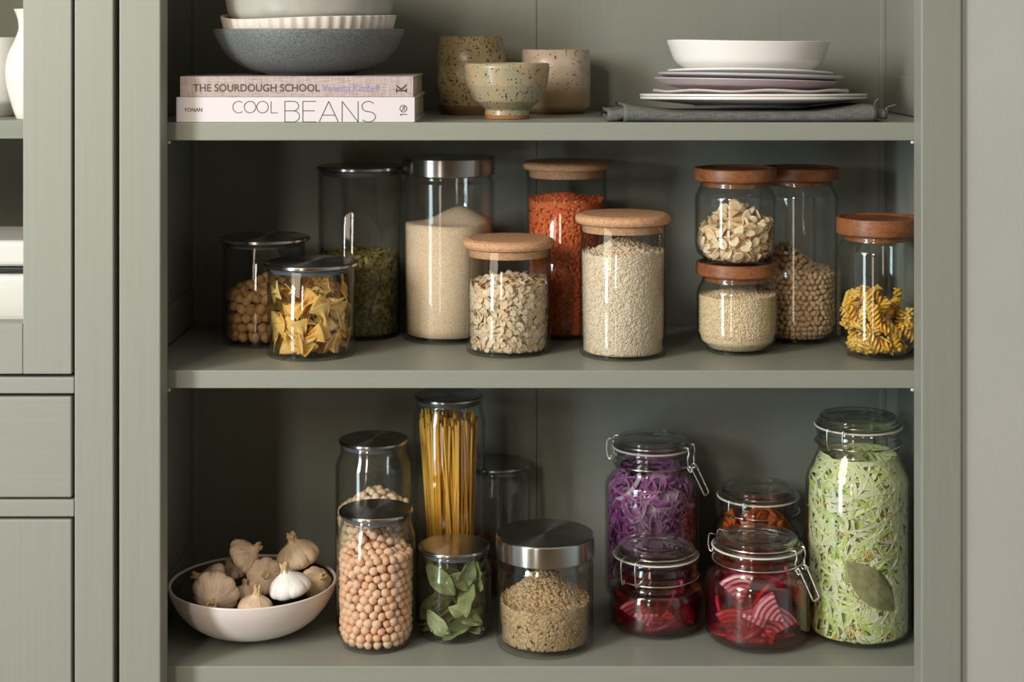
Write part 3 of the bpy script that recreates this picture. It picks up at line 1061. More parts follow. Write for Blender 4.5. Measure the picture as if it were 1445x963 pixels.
def contain(V, P, Rm, sc, j, gap=.5):
    """move every piece inward and up until it clears the glass"""
    P = np.array(P, float)
    sc = np.broadcast_to(np.asarray(sc, float), (len(P),))
    for _ in range(6):
        for a in range(0, len(P), 600):
            b = slice(a, a + 600)
            X = np.einsum('nij,mj->nmi', Rm[b], V) * sc[b][:, None, None] + P[b][:, None]
            lift = np.maximum(j.floor + 1.1 - X[..., 2].min(1), 0)
            X[..., 2] += lift[:, None]; P[b, 2] += lift
            over = (np.hypot(X[..., 0], X[..., 1]) - j.rin(X[..., 2]) + np.where(X[..., 2] < j.floor + 20, 1.0, 0)).max(1) + gap
            d = np.hypot(P[b, 0], P[b, 1])
            k = np.where(over > 0, np.maximum(d - over, 0) / np.maximum(d, 1e-6), 1)
            P[b, 0] *= k; P[b, 1] *= k
    return P


# ---- templates (shelf units)
def t_chickpea(r):
    V, T = ico(3)
    x, y, z = V.T
    d = 1 + .05 * np.sin(3 * x + 1) * np.sin(3 * y) + .16 * np.clip(z - .75, 0, 1) * 2 - .07 * np.exp(-(x / .18) ** 2) * (z > -.3)
    W_ = V * d[:, None] * np.array([1, .93, 1.0])
    return W_ * r, T


def t_ellip(a, b, cc, sub=1, taper=0, bend=0):
    V, T = ico(sub)
    V = V.copy()
    s = 1 - taper * V[:, 0]
    V[:, 1] *= s; V[:, 2] *= s
    V = V * np.array([a, b, cc])
    V[:, 2] += bend * (V[:, 0] / a) ** 2
    return V, T


def t_grain(a, b):
    k = 5
    zs = [(-1, 0), (-.6, .8), (.55, .85), (1, 0)]
    V, T = [], []
    V.append((-a, 0, 0))
    for u, w in zs[1:3]:
        for q in range(k):
            t = 2 * math.pi * q / k
            V.append((u * a, b * w * math.cos(t), b * w * math.sin(t)))
    V.append((a, 0, 0))
    for q in range(k):
        r = (q + 1) % k
        T += [(0, 1 + r, 1 + q), (1 + q, 1 + r, 1 + k + r), (1 + q, 1 + k + r, 1 + k + q), (1 + k + q, 1 + k + r, 1 + 2 * k)]
    return np.array(V, float), np.array(T)


def t_flake(a, b, th, bend=.0, crease=0.0, point=0.0, n=14, rings=3):
    """oval flake: rings of a disc bent into a shallow dish, closed both sides"""
    P = [(0, 0)]
    for k in range(1, rings + 1):
        for q in range(n):
            t = 2 * math.pi * q / n
            r = k / rings
            x = a * r * math.cos(t); y = b * r * math.sin(t) * (1 - point * max(math.cos(t), 0) * .6)
            P.append((x, y))
    P = np.array(P)
    z = bend * ((P[:, 0] / a) ** 2 + .5 * (P[:, 1] / b) ** 2) - crease * np.exp(-(P[:, 1] / (b * .16)) ** 2)
    rr = np.maximum(np.hypot(P[:, 0] / a, P[:, 1] / b), 0)
    hh = th / 2 * np.sqrt(np.clip(1.05 - rr ** 2, .1, 1))
    A = np.column_stack([P, z + hh]); B = np.column_stack([P, z - hh])
    m = len(P); T, Q = [], []
    for q in range(n):
        r = (q + 1) % n
        T.append((0, 1 + q, 1 + r)); T.append((m, m + 1 + r, m + 1 + q))
        for k in range(rings - 1):
            i = 1 + k * n; jn = i + n
            Q.append((i + q, jn + q, jn + r, i + r)); Q.append((m + i + q, m + i + r, m + jn + r, m + jn + q))
        i = 1 + (rings - 1) * n
        Q.append((i + q, m + i + q, m + i + r, i + r))
    return np.concatenate([A, B]), [np.array(Q), np.array(T)]


def t_farfalle(L=38, Wd=26, seed=0):
    r2 = np.random.default_rng(seed)
    nu, nv = 25, 21
    u = np.linspace(-1, 1, nu)[:, None]; v = np.linspace(-1, 1, nv)[None, :]
    w = Wd / 2 * (.34 + .66 * np.abs(u) ** .75)
    pin = np.exp(-(u / .33) ** 2)
    x = u * L / 2 * np.ones_like(v) + np.sign(u) * np.abs(u) ** 3 * 2.2 * (1 - v ** 2) + np.where(np.abs(u) > .99, np.sign(u) * 1.5 * np.where(np.arange(nv) % 2, 1, -1)[None, :], 0)
    y = v * w * (1 - .25 * pin)
    z = 5.6 * np.cos(v * math.pi * 1.5) * np.exp(-(u / .42) ** 2) + r2.uniform(-3, 3) * u ** 2 * v + r2.uniform(-3.5, 3.5) * np.abs(u) * v ** 2 + r2.uniform(-3, 3) * u * np.abs(u)
    return sheet(np.stack([x, y, z], -1), 1.3)


def t_fusilli(L=34, R=6.6, turns=2.6):
    n, arms, k = 46, 3, 4
    V, Q = [], []
    for i in range(n):
        t = i / (n - 1); ph = turns * 2 * math.pi * t
        xx = (t - .5) * L
        for a in range(arms):
            b = ph + a * 2 * math.pi / arms
            rad = np.array([math.cos(b), math.sin(b)]); tan = np.array([-math.sin(b), math.cos(b)])
            for (rr, tt) in ((.4, -2.6), (R, -1.25), (R, 1.25), (.4, 2.6)):
                p = rad * rr + tan * tt
                V.append((xx, p[0], p[1]))
    m = arms * 4
    caps = []
    for i in range(n - 1):
        for a in range(arms):
            o_ = i * m + a * 4
            for q in range(4):
                r = (q + 1) % 4
                Q.append((o_ + q, o_ + r, o_ + m + r, o_ + m + q))
    for a in range(arms):
        o_ = a * 4; caps.append((o_, o_ + 3, o_ + 2, o_ + 1)); o_ += (n - 1) * m; caps.append((o_, o_ + 1, o_ + 2, o_ + 3))
    return np.array(V), [np.array(Q), np.array(caps)]


def t_leaf(L=58, Wd=26, fold=.25, bend=5, seed=0):
    r2 = np.random.default_rng(seed)
    nu, nv = 22, 9
    u = np.linspace(0, 1, nu)[:, None]; v = np.linspace(-1, 1, nv)[None, :]
    w = Wd / 2 * np.sin(np.pi * np.clip(u, 0.015, .985)) ** .75
    x = (u - .5) * L * np.ones_like(v)
    y = v * w
    z = np.abs(v) * w * fold + bend * np.sin(u * math.pi * r2.uniform(.8, 1.5) + r2.uniform(0, 1)) + 1.4 * np.sin(u * 17 + v * 3) * np.abs(v) + r2.uniform(-2, 2) * v * u
    V, Fs = sheet(np.stack([x, y, z], -1), .8)
    mb = MB(); mb.add(V, Fs, rnd=0)
    mid = np.stack([x[:, nv // 2], y[:, nv // 2] * 0, z[:, nv // 2] + .2], 1)
    tube(mb, mid[:-1], np.linspace(1.1, .45, nu - 1), 6, rnd=.6)
    mb.add(*[np.zeros((0, 3)), []]) if False else None
    return mb


# ---- loose, uncountable fillings
def loose(name, j, tmpl, mat, n, size, hf, label, cat, topn, orient='any', corem=True, seed=1, coregap=1.3, jit=.7, tl=.3):
    r2 = np.random.default_rng(seed)
    mb = MB()
    core(mb, j, size * coregap, hf, size * 1.0)
    th = r2.uniform(0, 2 * math.pi, n)
    z = np.zeros(n); rr = np.zeros(n)
    z0 = j.floor + size * .7
    hx = np.array([float(hf(np.array((j.rin(90) - 3) * math.cos(a)), np.array((j.rin(90) - 3) * math.sin(a)))) for a in th])
    z = z0 + (hx + .4 * size - z0) * r2.uniform(0, 1, n)
    rr = np.array([float(j.rin(q)) for q in z]) - size * .5 - .4 - r2.uniform(0, jit, n) * size
    P = np.stack([rr * np.cos(th), rr * np.sin(th), z], 1)
    if orient == 'any':
        Rm = rotmats(n, r2)
    else:
        Rm = facing(th, r2.uniform(0, 6.28, n), r2.normal(0, tl, n), r2.normal(0, tl, n))
    a = r2.uniform(0, 6.28, topn); q = np.sqrt(r2.uniform(0, 1, topn)) * (j.rin(float(hf(np.array(0.), np.array(0.)))) - size * .45)
    x, y = q * np.cos(a), q * np.sin(a)
    P2 = np.stack([x, y, hf(x, y) - size * r2.uniform(.1, .9, topn)], 1)
    # the shoulder where the heap meets the glass
    m_ = topn // 2
    a = r2.uniform(0, 6.28, m_); rw = float(j.rin(float(hf(np.array(50.), np.array(0.))))) - size * r2.uniform(.5, 3.0, m_)
    x, y = rw * np.cos(a), rw * np.sin(a)
    P2 = np.concatenate([P2, np.stack([x, y, hf(x, y) - size * r2.uniform(.2, 2.8, m_)], 1)])
    topn += m_
    ok = np.ones(topn, bool)
    if orient == 'any': R2 = rotmats(topn, r2)
    else:
        R2 = np.array([np.array(Euler((r2.normal(0, .4), r2.normal(0, .4), r2.uniform(0, 6.28))).to_matrix()) for _ in range(topn)])
    P = np.concatenate([P, P2[ok]]); Rm = np.concatenate([Rm, R2[ok]])
    sz = r2.uniform(.85, 1.15, len(P))
    P = contain(tmpl[0], P, Rm, sz, j)
    scatter(mb, tmpl, P, Rm, sz, r2.uniform(0, 1, len(P)))
    o = obj(name, mb, mat); o.location = j.base
    props(o, label, cat, None, 'stuff')
    return o


j = J['rice']
loose('white_rice', j, t_grain(5.2, 1.3), M_rice, 7500, 2.6, heap(151, 172, 60, .1, .1, 2, 1), 'long white rice grains filling the cork topped jar', 'rice', 1300, 'face', seed=2, coregap=.95, jit=.55, tl=.14)
j = J['redl']
loose('red_lentils', j, t_ellip(3.2, 3.2, 1.5, 2), M_redlent, 6000, 2.6, heap(213, 224, 60, -.1, 0, 3, 2), 'split red lentils filling the tall cork topped jar', 'lentils', 1500, 'face', seed=3, coregap=2.0, jit=.8)
j = J['lent']
loose('green_lentils', j, t_ellip(3.0, 3.0, 1.7, 2), M_greenlent, 3400, 2.8, heap(64, 104, 66, .05, .25, 2, 3), 'green brown lentils heaped in the wide jar with the deep steel lid', 'lentils', 2100, 'face', seed=4, coregap=2.4, jit=.8)
j = J['quin']
loose('quinoa', j, t_ellip(1.5, 1.5, 1.1, 1), M_quinoa, 7500, 1.5, heap(85, 92, 57, .1, .1, 1, 4), 'tiny pale quinoa seeds in the low wooden lidded jar', 'quinoa', 2200, 'face', seed=5)
# the fine pale grain: one smooth heap
j = J['sugar']
mb = MB(); core(mb, j, .9, heap(180, 203, 68, .25, .25, 1.2, 6), 0)
o = obj('fine_grain', mb, M_sugar); o.location = j.base
props(o, 'fine pale grain filling the tall jar with the deep steel lid', 'grain', None, 'stuff')

# ---- countable fillings
r2 = np.random.default_rng(21)
def run_round(key, name, tm, mat, rad, hf, layers, label, rest, cat, group, cap=300, seed=1, smin=.88, smax=1.1, **k):
    j = J[key]
    P, L, TH = shell_pts(j, rad, hf, layers, seed=seed, **k)
    m = pick(P, L, TH, cap)
    filling(name, name + '_filling', j, tm, mat, P, rotmats(len(P)), r2.uniform(smin, smax, len(P)), m, label, rest, cat, group,
            withcore=lambda mb: core(mb, j, rad * (1.8 * layers + .6), hf, rad * 2.2))

run_round('chick', 'chickpea', t_chickpea(6.6), M_chick, 6.3, heap(138, 166, 54, .0, .2, 3, 7), 2,
          'round beige chickpea in the filled jar beside the garlic bowl', 'chickpeas deeper in the filled jar beside the garlic bowl', 'chickpea', 'chickpeas in the jar beside the garlic bowl', 300, 8)
run_round('chick2', 'pale_bean', t_ellip(8.2, 6.2, 6.0, 2), M_chickpale, 6.6, heap(172, 192, 54, .1, .1, 3, 9), 1,
          'pale bean in the tall jar behind the chickpea jar', 'pale beans deeper in the tall jar behind the chickpea jar', 'bean', 'pale beans in the tall jar behind the chickpeas', 110, 10)
run_round('hazel', 'hazelnut', t_chickpea(8.5), M_hazel, 8.3, heap(82, 106, 60, .2, .2, 4, 11), 2,
          'round tan hazelnut in the steel lidded jar behind the bow tie pasta', 'hazelnuts at the back of the steel lidded jar', 'hazelnut', 'hazelnuts in the steel lidded jar', 120, 12, .9, 1.12)
run_round('bean', 'small_bean', t_ellip(6.2, 4.2, 4.0, 2), M_bean, 4.5, heap(112, 152, 57, -.35, .1, 3, 13), 1,
          'small oval pale bean in the tall jar behind the stacked wooden lidded jars', 'small pale beans deeper in the tall wooden lidded jar', 'bean', 'small pale beans in the tall wooden lidded jar', 300, 14)

def run_flake(key, name, tm, mat, size, hf, layers, label, rest, cat, group, cap, seed, tilt=.5, pitch=.8, rowp=.62, srange=(.75, 1.15), coregap=1.1):
    j = J[key]
    P, L, TH = shell_pts(j, size, hf, layers, pitch=pitch, rowp=rowp, jit=.3, seed=seed, rimgap=.5)
    n = len(P)
    q = np.random.default_rng(seed + 50)
    Rm = facing(TH, q.uniform(0, 6.28, n), q.normal(0, tilt, n), q.normal(0, tilt, n))
    Rt = np.array([np.array(Euler((q.normal(0, tilt), q.normal(0, tilt), q.uniform(0, 6.28))).to_matrix()) for _ in range(n)])
    Rm = np.where((L == -1)[:, None, None], Rt, Rm)
    V = tm[0]
    sc = q.uniform(*srange, n)
    # keep every flake inside the glass
    for i in range(n):
        X = (V * sc[i]) @ Rm[i].T + P[i]
        over = np.max(np.hypot(X[:, 0], X[:, 1]) - np.array([float(j.rin(max(z, j.floor + 1))) for z in X[:, 2]])) + .4
        if over > 0:
            d = math.hypot(P[i][0], P[i][1]); P[i][:2] *= max(d - over, 0) / max(d, 1e-6)
        zl = X[:, 2].min()
        if zl < j.floor + .4: P[i][2] += j.floor + .4 - zl
    m = pick(P, L, TH, cap)
    filling(name, name + '_filling', j, tm, mat, P, Rm, sc, m, label, rest, cat, group,
            withcore=lambda mb: core(mb, j, size * coregap + 3, hf, size * 1.2))

run_flake('oat', 'oat_flake', t_flake(7.4, 5.6, 1.1, .8, .7), M_oat, 6.0, heap(105, 121, 60, .1, .1, 3, 15), 1,
          'flat beige oat flake against the glass of the short cork topped jar', 'rolled oats deeper in the short cork topped jar', 'oat flake', 'oat flakes in the short cork topped jar', 300, 16, .38, .72, .55)
run_flake('pumpkin', 'pumpkin_seed', t_flake(7.6, 3.9, 1.7, .3, 0, .55), M_pumpkin, 5.0, heap(130, 138, 62, .1, .1, 3, 17), 1,
          'dark green pumpkin seed in the tall steel lidded jar', 'pumpkin seeds deeper in the tall steel lidded jar', 'pumpkin seed', 'pumpkin seeds in the tall jar', 300, 18, .45, .75, .55)
run_flake('alm', 'almond_flake', t_flake(12.0, 7.8, 1.3, 1.6, 0, .5), M_almond, 8.8, heap(62, 92, 57, .15, .15, 4, 19), 2,
          'thin cream almond flake in the upper wooden lidded jar', 'flaked almonds deeper in the upper wooden lidded jar', 'almond flake', 'almond flakes in the stacked jar', 220, 20, .75, .72, .5, (.7, 1.15))


def thrown(key, name, tms, mat, n, hf, label, cat, group, seed, depth=(.0, .5), tilt=.6, fronttilt=None, mind=9, sc=(.9, 1.08), flat=False, flatlow=True):
    """larger pieces thrown in loosely, pushed in until the glass holds them"""
    j = J[key]; q = np.random.default_rng(seed)
    pts = []
    dep = []
    tries = 0
    while len(pts) < n and tries < 20000:
        tries += 1
        t = q.uniform(0, 2 * math.pi)
        z = q.uniform(j.floor + 3, 240) if q.uniform() > .2 else q.uniform(j.floor + 3, j.floor + 13)
        dp = q.uniform(*depth)
        r = float(j.rin(z)) * (1 - dp)
        x, y = r * math.cos(t), r * math.sin(t)
        if z > float(hf(np.array(x), np.array(y))): continue
        d = mind
        if all((x - a) ** 2 + (y - b) ** 2 + (z - c_) ** 2 > d * d for a, b, c_, _ in pts):
            pts.append((x, y, z, t)); dep.append(dp)
    meshes = [tmesh(name, t) if not isinstance(t, MB) else t.mesh(name) for t in tms]
    VV = [t[0] if not isinstance(t, MB) else np.concatenate(t.v) for t in tms]
    for i, (x, y, z, t) in enumerate(pts):
        kx = i % len(tms)
        low = flatlow and z < j.floor + 13
        ti = fronttilt if fronttilt is not None and dep[i] < .3 else tilt
        Rm = facing([t], [q.uniform(0, 6.28)], [q.normal(0, ti)], [q.normal(0, ti)])[0]
        if low: Rm = np.array(Euler((q.normal(0, .25), q.normal(0, .25), q.uniform(0, 6.28))).to_matrix()); z = j.floor + q.uniform(2, 9)
        s = q.uniform(*sc)
        p = np.array([x, y, z])
        for _ in range(12):
            X = (VV[kx] * s) @ Rm.T + p
            over = np.max(np.hypot(X[:, 0], X[:, 1]) - j.rin(np.maximum(X[:, 2], j.floor + 1))) + .5
            if over > 0:
                d = math.hypot(p[0], p[1])
                if d < over: p[:2] *= 0; break
                p[:2] *= (d - over) / d
            zl = X[:, 2].min()
            if zl < j.floor + .5: p[2] += j.floor + .5 - zl
            zh = X[:, 2].max()
            if zh > j.top - 2: p[2] -= zh - j.top + 2
            if over <= 0: break
        singles(name, meshes[kx], mat, j.base, [p], [Rm], [s], label, cat, group)


thrown('farf', 'bow_tie_pasta', [t_farfalle(45, 31, s) for s in range(5)], M_farf, 80, heap(104, 126, 60, .2, .2, 4, 23),
       'pale yellow bow tie pasta piece in the short steel lidded jar', 'pasta', 'bow tie pasta in the short jar', 24, (.0, .8), .7, .22, 10.5, flatlow=False)
thrown('fus', 'spiral_pasta', [t_fusilli(32, 6.6, 1.35), t_fusilli(37, 6.8, 1.6)], M_fus, 120, heap(74, 96, 56, -.3, .2, 4, 25),
       'yellow spiral pasta piece in the wooden lidded jar beside the frame', 'pasta', 'spiral pasta in the wooden lidded jar', 26, (.0, .8), .5, .25, 8.5)
thrown('berry', 'dried_chilli', [t_ellip(11, 5, 4, 2, .35, 3)], M_berry, 46, heap(92, 112, 50, .1, .1, 4, 27),
       'dark red dried piece in the shadowed jar behind the spaghetti', 'dried food', 'dark red dried pieces in the shadowed jar', 28, (.05, .7), .6, None, 10)
leaves = [t_leaf(62, 30, .3, 6, s) for s in range(4)]
thrown('bay', 'bay_leaf', leaves, M_bay, 44, heap(100, 116, 52, .1, .1, 3, 29),
       'dry green bay leaf in the small steel lidded jar', 'leaf', 'bay leaves in the small jar', 31, (.05, .8), .6, .3, 10, (.8, 1.1))

# spaghetti: every strand by itself
j = J['spag']
q = np.random.default_rng(33)
sp = []
for i in range(290):
    t0 = q.uniform(0, 6.283); rb = math.sqrt(q.uniform(0, 1)) * 31
    b = np.array([rb * math.cos(t0) + 3, rb * math.sin(t0), j.floor + 2.5])
    t1 = t0 + q.normal(0, .55); rt = 46 * (rb / 31) ** .7 * q.uniform(.88, 1.0)
    zt_ = min(q.normal(292, 7), j.top - 12)
    e_ = np.array([rt * math.cos(t1), rt * math.sin(t1), zt_])
    mid = (b + e_) / 2 + q.normal(0, 1.2, 3) * np.array([1, 1, 0])
    P = catmull([b, (b + mid) / 2, mid, (mid + e_) / 2, e_], 4)
    lim = j.rin(P[:, 2]) - 2.2; d = np.hypot(P[:, 0], P[:, 1])
    P[:, :2] *= np.minimum(1, lim / np.maximum(d, 1e-6))[:, None]
    mb = MB(); tube(mb, P - b, 1.9, 6)
    o = obj('spaghetti_strand', mb, M_spag); o.location = j.base + Vector([float(v) * S for v in b])
    props(o, 'long yellow spaghetti strand standing in the tallest jar', 'spaghetti', 'spaghetti strands in the tallest jar')


# ---- shredded cabbage
def shreds(name, j, mat, n, hf, wr, th, seglen, curl, label, seed, depth=18, corem=True, coregap=13, flatbias=.5, leaf=None):
    q = np.random.default_rng(seed)
    mb = MB()
    if corem: core(mb, j, coregap, hf, 24, rnd=.2)
    for i in range(n):
        t = q.uniform(0, 6.283)
        zmax = float(hf(np.array(50 * math.cos(t)), np.array(50 * math.sin(t))))
        z = q.uniform(j.floor + 4, zmax)
        dep = abs(q.normal(0, 1)) * depth * .5
        r = float(j.rin(z)) - 2.5 - dep
        p = np.array([r * math.cos(t), r * math.sin(t), z])
        rad = np.array([math.cos(t), math.sin(t), 0]); tan = np.array([-math.sin(t), math.cos(t), 0]); up = np.array([0, 0, 1.])
        a = q.uniform(0, 6.283) if q.uniform() > .3 else q.normal(0, .5)
        d = math.cos(a) * tan + math.sin(a) * up
        k1 = q.normal(0, curl); k2 = q.normal(0, curl * .4)
        m = int(q.uniform(*seglen)); st = 4.0
        pts = [p.copy()]
        for s in range(m):
            ang = k1
            ax = rad * math.cos(.3) + tan * math.sin(.3)
            d = d + np.cross(ax, d) * ang + rad * k2 * .5
            d /= np.linalg.norm(d)
            p = p + d * st
            p[2] = np.clip(p[2], j.floor + 3, zmax + 3)
            lim = float(j.rin(p[2])) - 2.2
            rr = math.hypot(p[0], p[1])
            if rr > lim: p[:2] *= lim / rr
            if rr > 1: rad = np.array([p[0] / rr, p[1] / rr, 0])
            pts.append(p.copy())
        P = catmull(pts, 2)
        T, N, B = frames(P)
        # lay the ribbon broadly against the glass, with a roll of its own
        Rd = P * np.array([1, 1, 0]); Rd /= np.linalg.norm(Rd, axis=1)[:, None] + 1e-9
        roll = q.normal(0, flatbias)
        Nn = Rd - T * np.sum(Rd * T, 1)[:, None]; Nn /= np.linalg.norm(Nn, axis=1)[:, None] + 1e-9
        Bn = np.cross(T, Nn)
        rl = roll + np.linspace(0, q.normal(0, .9), len(P))
        cr, sr = np.cos(rl)[:, None], np.sin(rl)[:, None]
        Nn, Bn = Nn * cr + Bn * sr, Bn * cr - Nn * sr
        w = q.uniform(*wr) * np.interp(np.linspace(0, 1, len(P)), [0, .12, .85, 1], [.4, 1, 1, .3])[:, None]
        h = q.uniform(*th)
        C = [P + Bn * w / 2 + Nn * h / 2, P - Bn * w / 2 + Nn * h / 2, P - Bn * w / 2 - Nn * h / 2, P + Bn * w / 2 - Nn * h / 2]
        V = np.stack(C, 1)
        lim = j.rin(V[..., 2]) - 1.0
        if leaf is not None: lim = lim - 3.2 * leaf(V)
        d_ = np.hypot(V[..., 0], V[..., 1])
        V[..., :2] *= np.minimum(1, lim / np.maximum(d_, 1e-6))[..., None]
        V[..., 2] = np.maximum(V[..., 2], j.floor + .6)
        L = len(P); I = np.arange(L - 1)[:, None] * 4
        wide = np.concatenate([I + np.array([[0, 1, 5, 4]]), I + np.array([[2, 3, 7, 6]])])
        thin = np.concatenate([I + np.array([[1, 2, 6, 5]]), I + np.array([[3, 0, 4, 7]])])
        caps = np.array([[3, 2, 1, 0], [(L - 1) * 4 + v for v in (0, 1, 2, 3)]])
        b0 = mb.n
        rv = q.uniform(0, 1)
        mb.add(V.reshape(-1, 3), [wide], rnd=rv, edge=0, smooth=False)
        # thin sides reuse the same corner points
        mb.f.append(thin + b0); mb.e.append(np.ones(len(thin))); mb.m.append(np.zeros(len(thin), int)); mb.s.append(np.zeros(len(thin), bool))
        mb.f.append(caps + b0); mb.e.append(np.ones(2)); mb.m.append(np.zeros(2, int)); mb.s.append(np.zeros(2, bool))
    o = obj(name, mb, mat); o.location = j.base
    props(o, label, 'cabbage', None, 'stuff')


shreds('shredded_purple_cabbage', J['pcab'], M_purple, 520, heap(200, 206, 70, 0, 0, 3, 35), (4, 12), (1.2, 2.0), (9, 26), .15, 'shredded purple cabbage with pale cut edges packed in the swing top jar', 36, 20, flatbias=.8)
# the broad bay leaf lies flat against the curved glass
LC = (6.0, 92.0, math.radians(-43), 102.0, 48.0)     # arc position, height, slant, length, width
def leaf_uv(V):
    th = np.arctan2(V[..., 0], -V[..., 1]) * 75.0 - LC[0]
    z = V[..., 2] - LC[1]
    u = (th * math.cos(LC[2]) + z * math.sin(LC[2])) / LC[3]
    v = (-th * math.sin(LC[2]) + z * math.cos(LC[2])) / (LC[4] / 2)
    return u, v
def leaf_mask(V):
    u, v = leaf_uv(V)
    return ((np.abs(u) < .56) & (np.abs(v) < np.sin(np.pi * np.clip(u + .5, .0, 1)) ** .7 + .15)).astype(float)
jw = J['wcab']
wc = heap(262, 270, 70, 0, 0, 3, 37)
shreds('shredded_green_cabbage', jw, M_white, 1050, wc, (2.6, 8.5), (.7, 1.3), (9, 34), .11, 'finely shredded pale green cabbage packed in the large swing top jar', 38, 12, flatbias=.45, coregap=9, leaf=leaf_mask)
nu, nv = 30, 11
u = np.linspace(0.0, 1, nu)[:, None]; v = np.linspace(-1, 1, nv)[None, :]
w_ = LC[4] / 2 * np.sin(np.pi * np.clip(u, .012, .988)) ** .75
lx = (u - .5) * LC[3] * np.ones_like(v); ly = v * w_
th = (LC[0] + lx * math.cos(LC[2]) - ly * math.sin(LC[2])) / 75.0
zz = LC[1] + lx * math.sin(LC[2]) + ly * math.cos(LC[2])
rr = jw.rin(zz) - 1.9 + .5 * np.sin(u * 15 + v * 2) * np.abs(v)
V, Fs = sheet(np.stack([rr * np.sin(th), -rr * np.cos(th), zz], -1), .7)
mb = MB(); mb.add(V, Fs)
for a_, b_, r_, pw in [(0, 0, .9, 1)] + [(k * .14 - .32, s_, .4, 1) for k in range(5) for s_ in (-1, 1)]:
    t_ = np.linspace(0, 1, 12)
    if b_ == 0: X_, Y_ = (t_ - .5) * LC[3] * 1.04, t_ * 0
    else:
        X_ = a_ * LC[3] + t_ * 15; wm_ = LC[4] / 2 * np.sin(np.pi * np.clip(X_ / LC[3] + .5, 0.02, .98)) ** .75; Y_ = b_ * wm_ * t_ * .9
    th_ = (LC[0] + X_ * math.cos(LC[2]) - Y_ * math.sin(LC[2])) / 75.0; z_ = LC[1] + X_ * math.sin(LC[2]) + Y_ * math.cos(LC[2])
    q_ = jw.rin(z_) - 1.75
    tube(mb, np.stack([q_ * np.sin(th_), -q_ * np.cos(th_), z_], 1), r_, 6, rnd=.8)
o = obj('bay_leaf', mb, M_baybrown); o.location = jw.base
props(o, 'broad olive bay leaf pressed to the glass among the green cabbage', 'leaf')



# ---- pieces placed at the glass
def slice_t(R, a0, a1, th, n=14):
    """a sector cut from a round slice, its tip at the middle of the rings"""
    A = np.linspace(a0, a1, n)
    rs = [R * .06, R * .4, R * .75, R]
    G = np.array([[(r * math.cos(a), r * math.sin(a), .8 * math.sin(3 * a)) for r in rs] for a in A])
    return sheet(G, th)


def front_piece(j, px, py, inset, tilt, spin, tm, name, mat, label, cat, group, yaw=0.0, uvless=True):
    """press a piece against the inside of the glass, seen at (px, py)"""
    off = (px - VX) * (j.Z - 50) / F - j.X
    h = -(py - VY) * (j.Z - 60) / F - (j.base.z - CAMZ) / S
    r = float(j.rin(h)) - inset
    y = -math.sqrt(max(r * r - off * off, 4))
    Rm = np.array((Matrix.Rotation(math.radians(yaw), 3, 'Z') @ Matrix.Rotation(math.pi / 2 + tilt, 3, 'X') @ Matrix.Rotation(spin, 3, 'Z')))
    isMB = isinstance(tm, MB)
    V = np.concatenate(tm.v) if isMB else tm[0]
    cen = V.mean(0)
    p = np.array([off, y, h]) - Rm @ cen
    for _ in range(30):
        X = V @ Rm.T + p
        over = np.max(np.hypot(X[:, 0], X[:, 1]) - j.rin(np.maximum(X[:, 2], j.floor + 1))) + 2.2
        if over <= 0: break
        cc = X.mean(0); d = math.hypot(cc[0], cc[1])
        p[:2] -= cc[:2] / max(d, 1e-6) * min(over, max(d - 1, 0)) * .6
    zl = (V @ Rm.T + p)[:, 2].min()
    if zl < j.floor + 2.5: p[2] += j.floor + 2.5 - zl
    me = tm.mesh(name) if isMB else tmesh(name, tm)
    singles(name, me, mat, j.base, [p], [Rm], [1.0], label, cat, group)


def brine(name, j, top, mat, label, dent=0):
    mb = MB()
    zz = np.linspace(j.floor + 1.0, top, 20)
    prof = [(0, j.floor + .6), (float(j.rin(j.floor + 1)) - 3, j.floor + .6)] + [(float(j.rin(z)) - .55, z) for z in zz] + [(float(j.rin(top)) - 3, top - .6), (0, top - .8)]
    lathe(mb, prof, 96)
    o = obj(name, mb, mat); o.location = j.base
    return props(o, label, 'brine', None, 'stuff')


j = J['beet']
bl = 'pink striped beetroot wedge pressed to the front of the candy beetroot jar'
D = math.radians
for (x, y, s, a, R, ty, tl, inset) in (
        (1027, 840, -78, 70, 40, M_beetpink, 'pale pink striped beetroot wedge at the upper left of the candy beetroot jar', 4),
        (1086, 862, -38, 62, 42, M_beetpink, 'pink striped beetroot wedge in the middle of the candy beetroot jar, behind another', 8),
        (1101, 884, -118, 66, 44, M_beetpink, 'large pink striped beetroot wedge low in the candy beetroot jar, in front', 3.5),
        (1018, 902, -95, 78, 38, M_beetred, 'deep red striped beetroot wedge at the lower left of the candy beetroot jar', 4),
        (1063, 874, 160, 26, 34, M_beetpink, 'thin pale sliver of beetroot at the middle of the candy beetroot jar', 6)):
    # s: direction the tip points to, a: opening angle
    tm = slice_t(R * 1.14, -D(a / 2), D(a / 2), 5)
    front_piece(j, x, y, inset, D(8), D(s + 180), tm, 'beetroot_slice', ty, tl, 'beetroot', 'beetroot slices in the candy beetroot jar')
q = np.random.default_rng(41)
tms = [slice_t(38, -D(40), D(40), 6), slice_t(34, -D(55), D(55), 5), slice_t(40, -D(30), D(30), 7)]
thrown('beet', 'beetroot_slice', tms, M_beetred, 16, heap(74, 86, 70), 'dark red beetroot slice sunk in the brine of the candy beetroot jar', 'beetroot', 'sunken slices in the candy beetroot jar', 42, (.28, .7), .5, None, 14)
thrown('beet', 'beetroot_slice', tms, M_beetdark, 20, heap(74, 86, 70), 'dark red beetroot slice sunk in the brine of the candy beetroot jar', 'beetroot', 'sunken slices in the candy beetroot jar', 43, (.22, .7), .5, None, 14)
brine('red_brine', J['beet'], 96, M_beetjuice, 'red brine around the pink striped beetroot slices')
j = J['beet2']
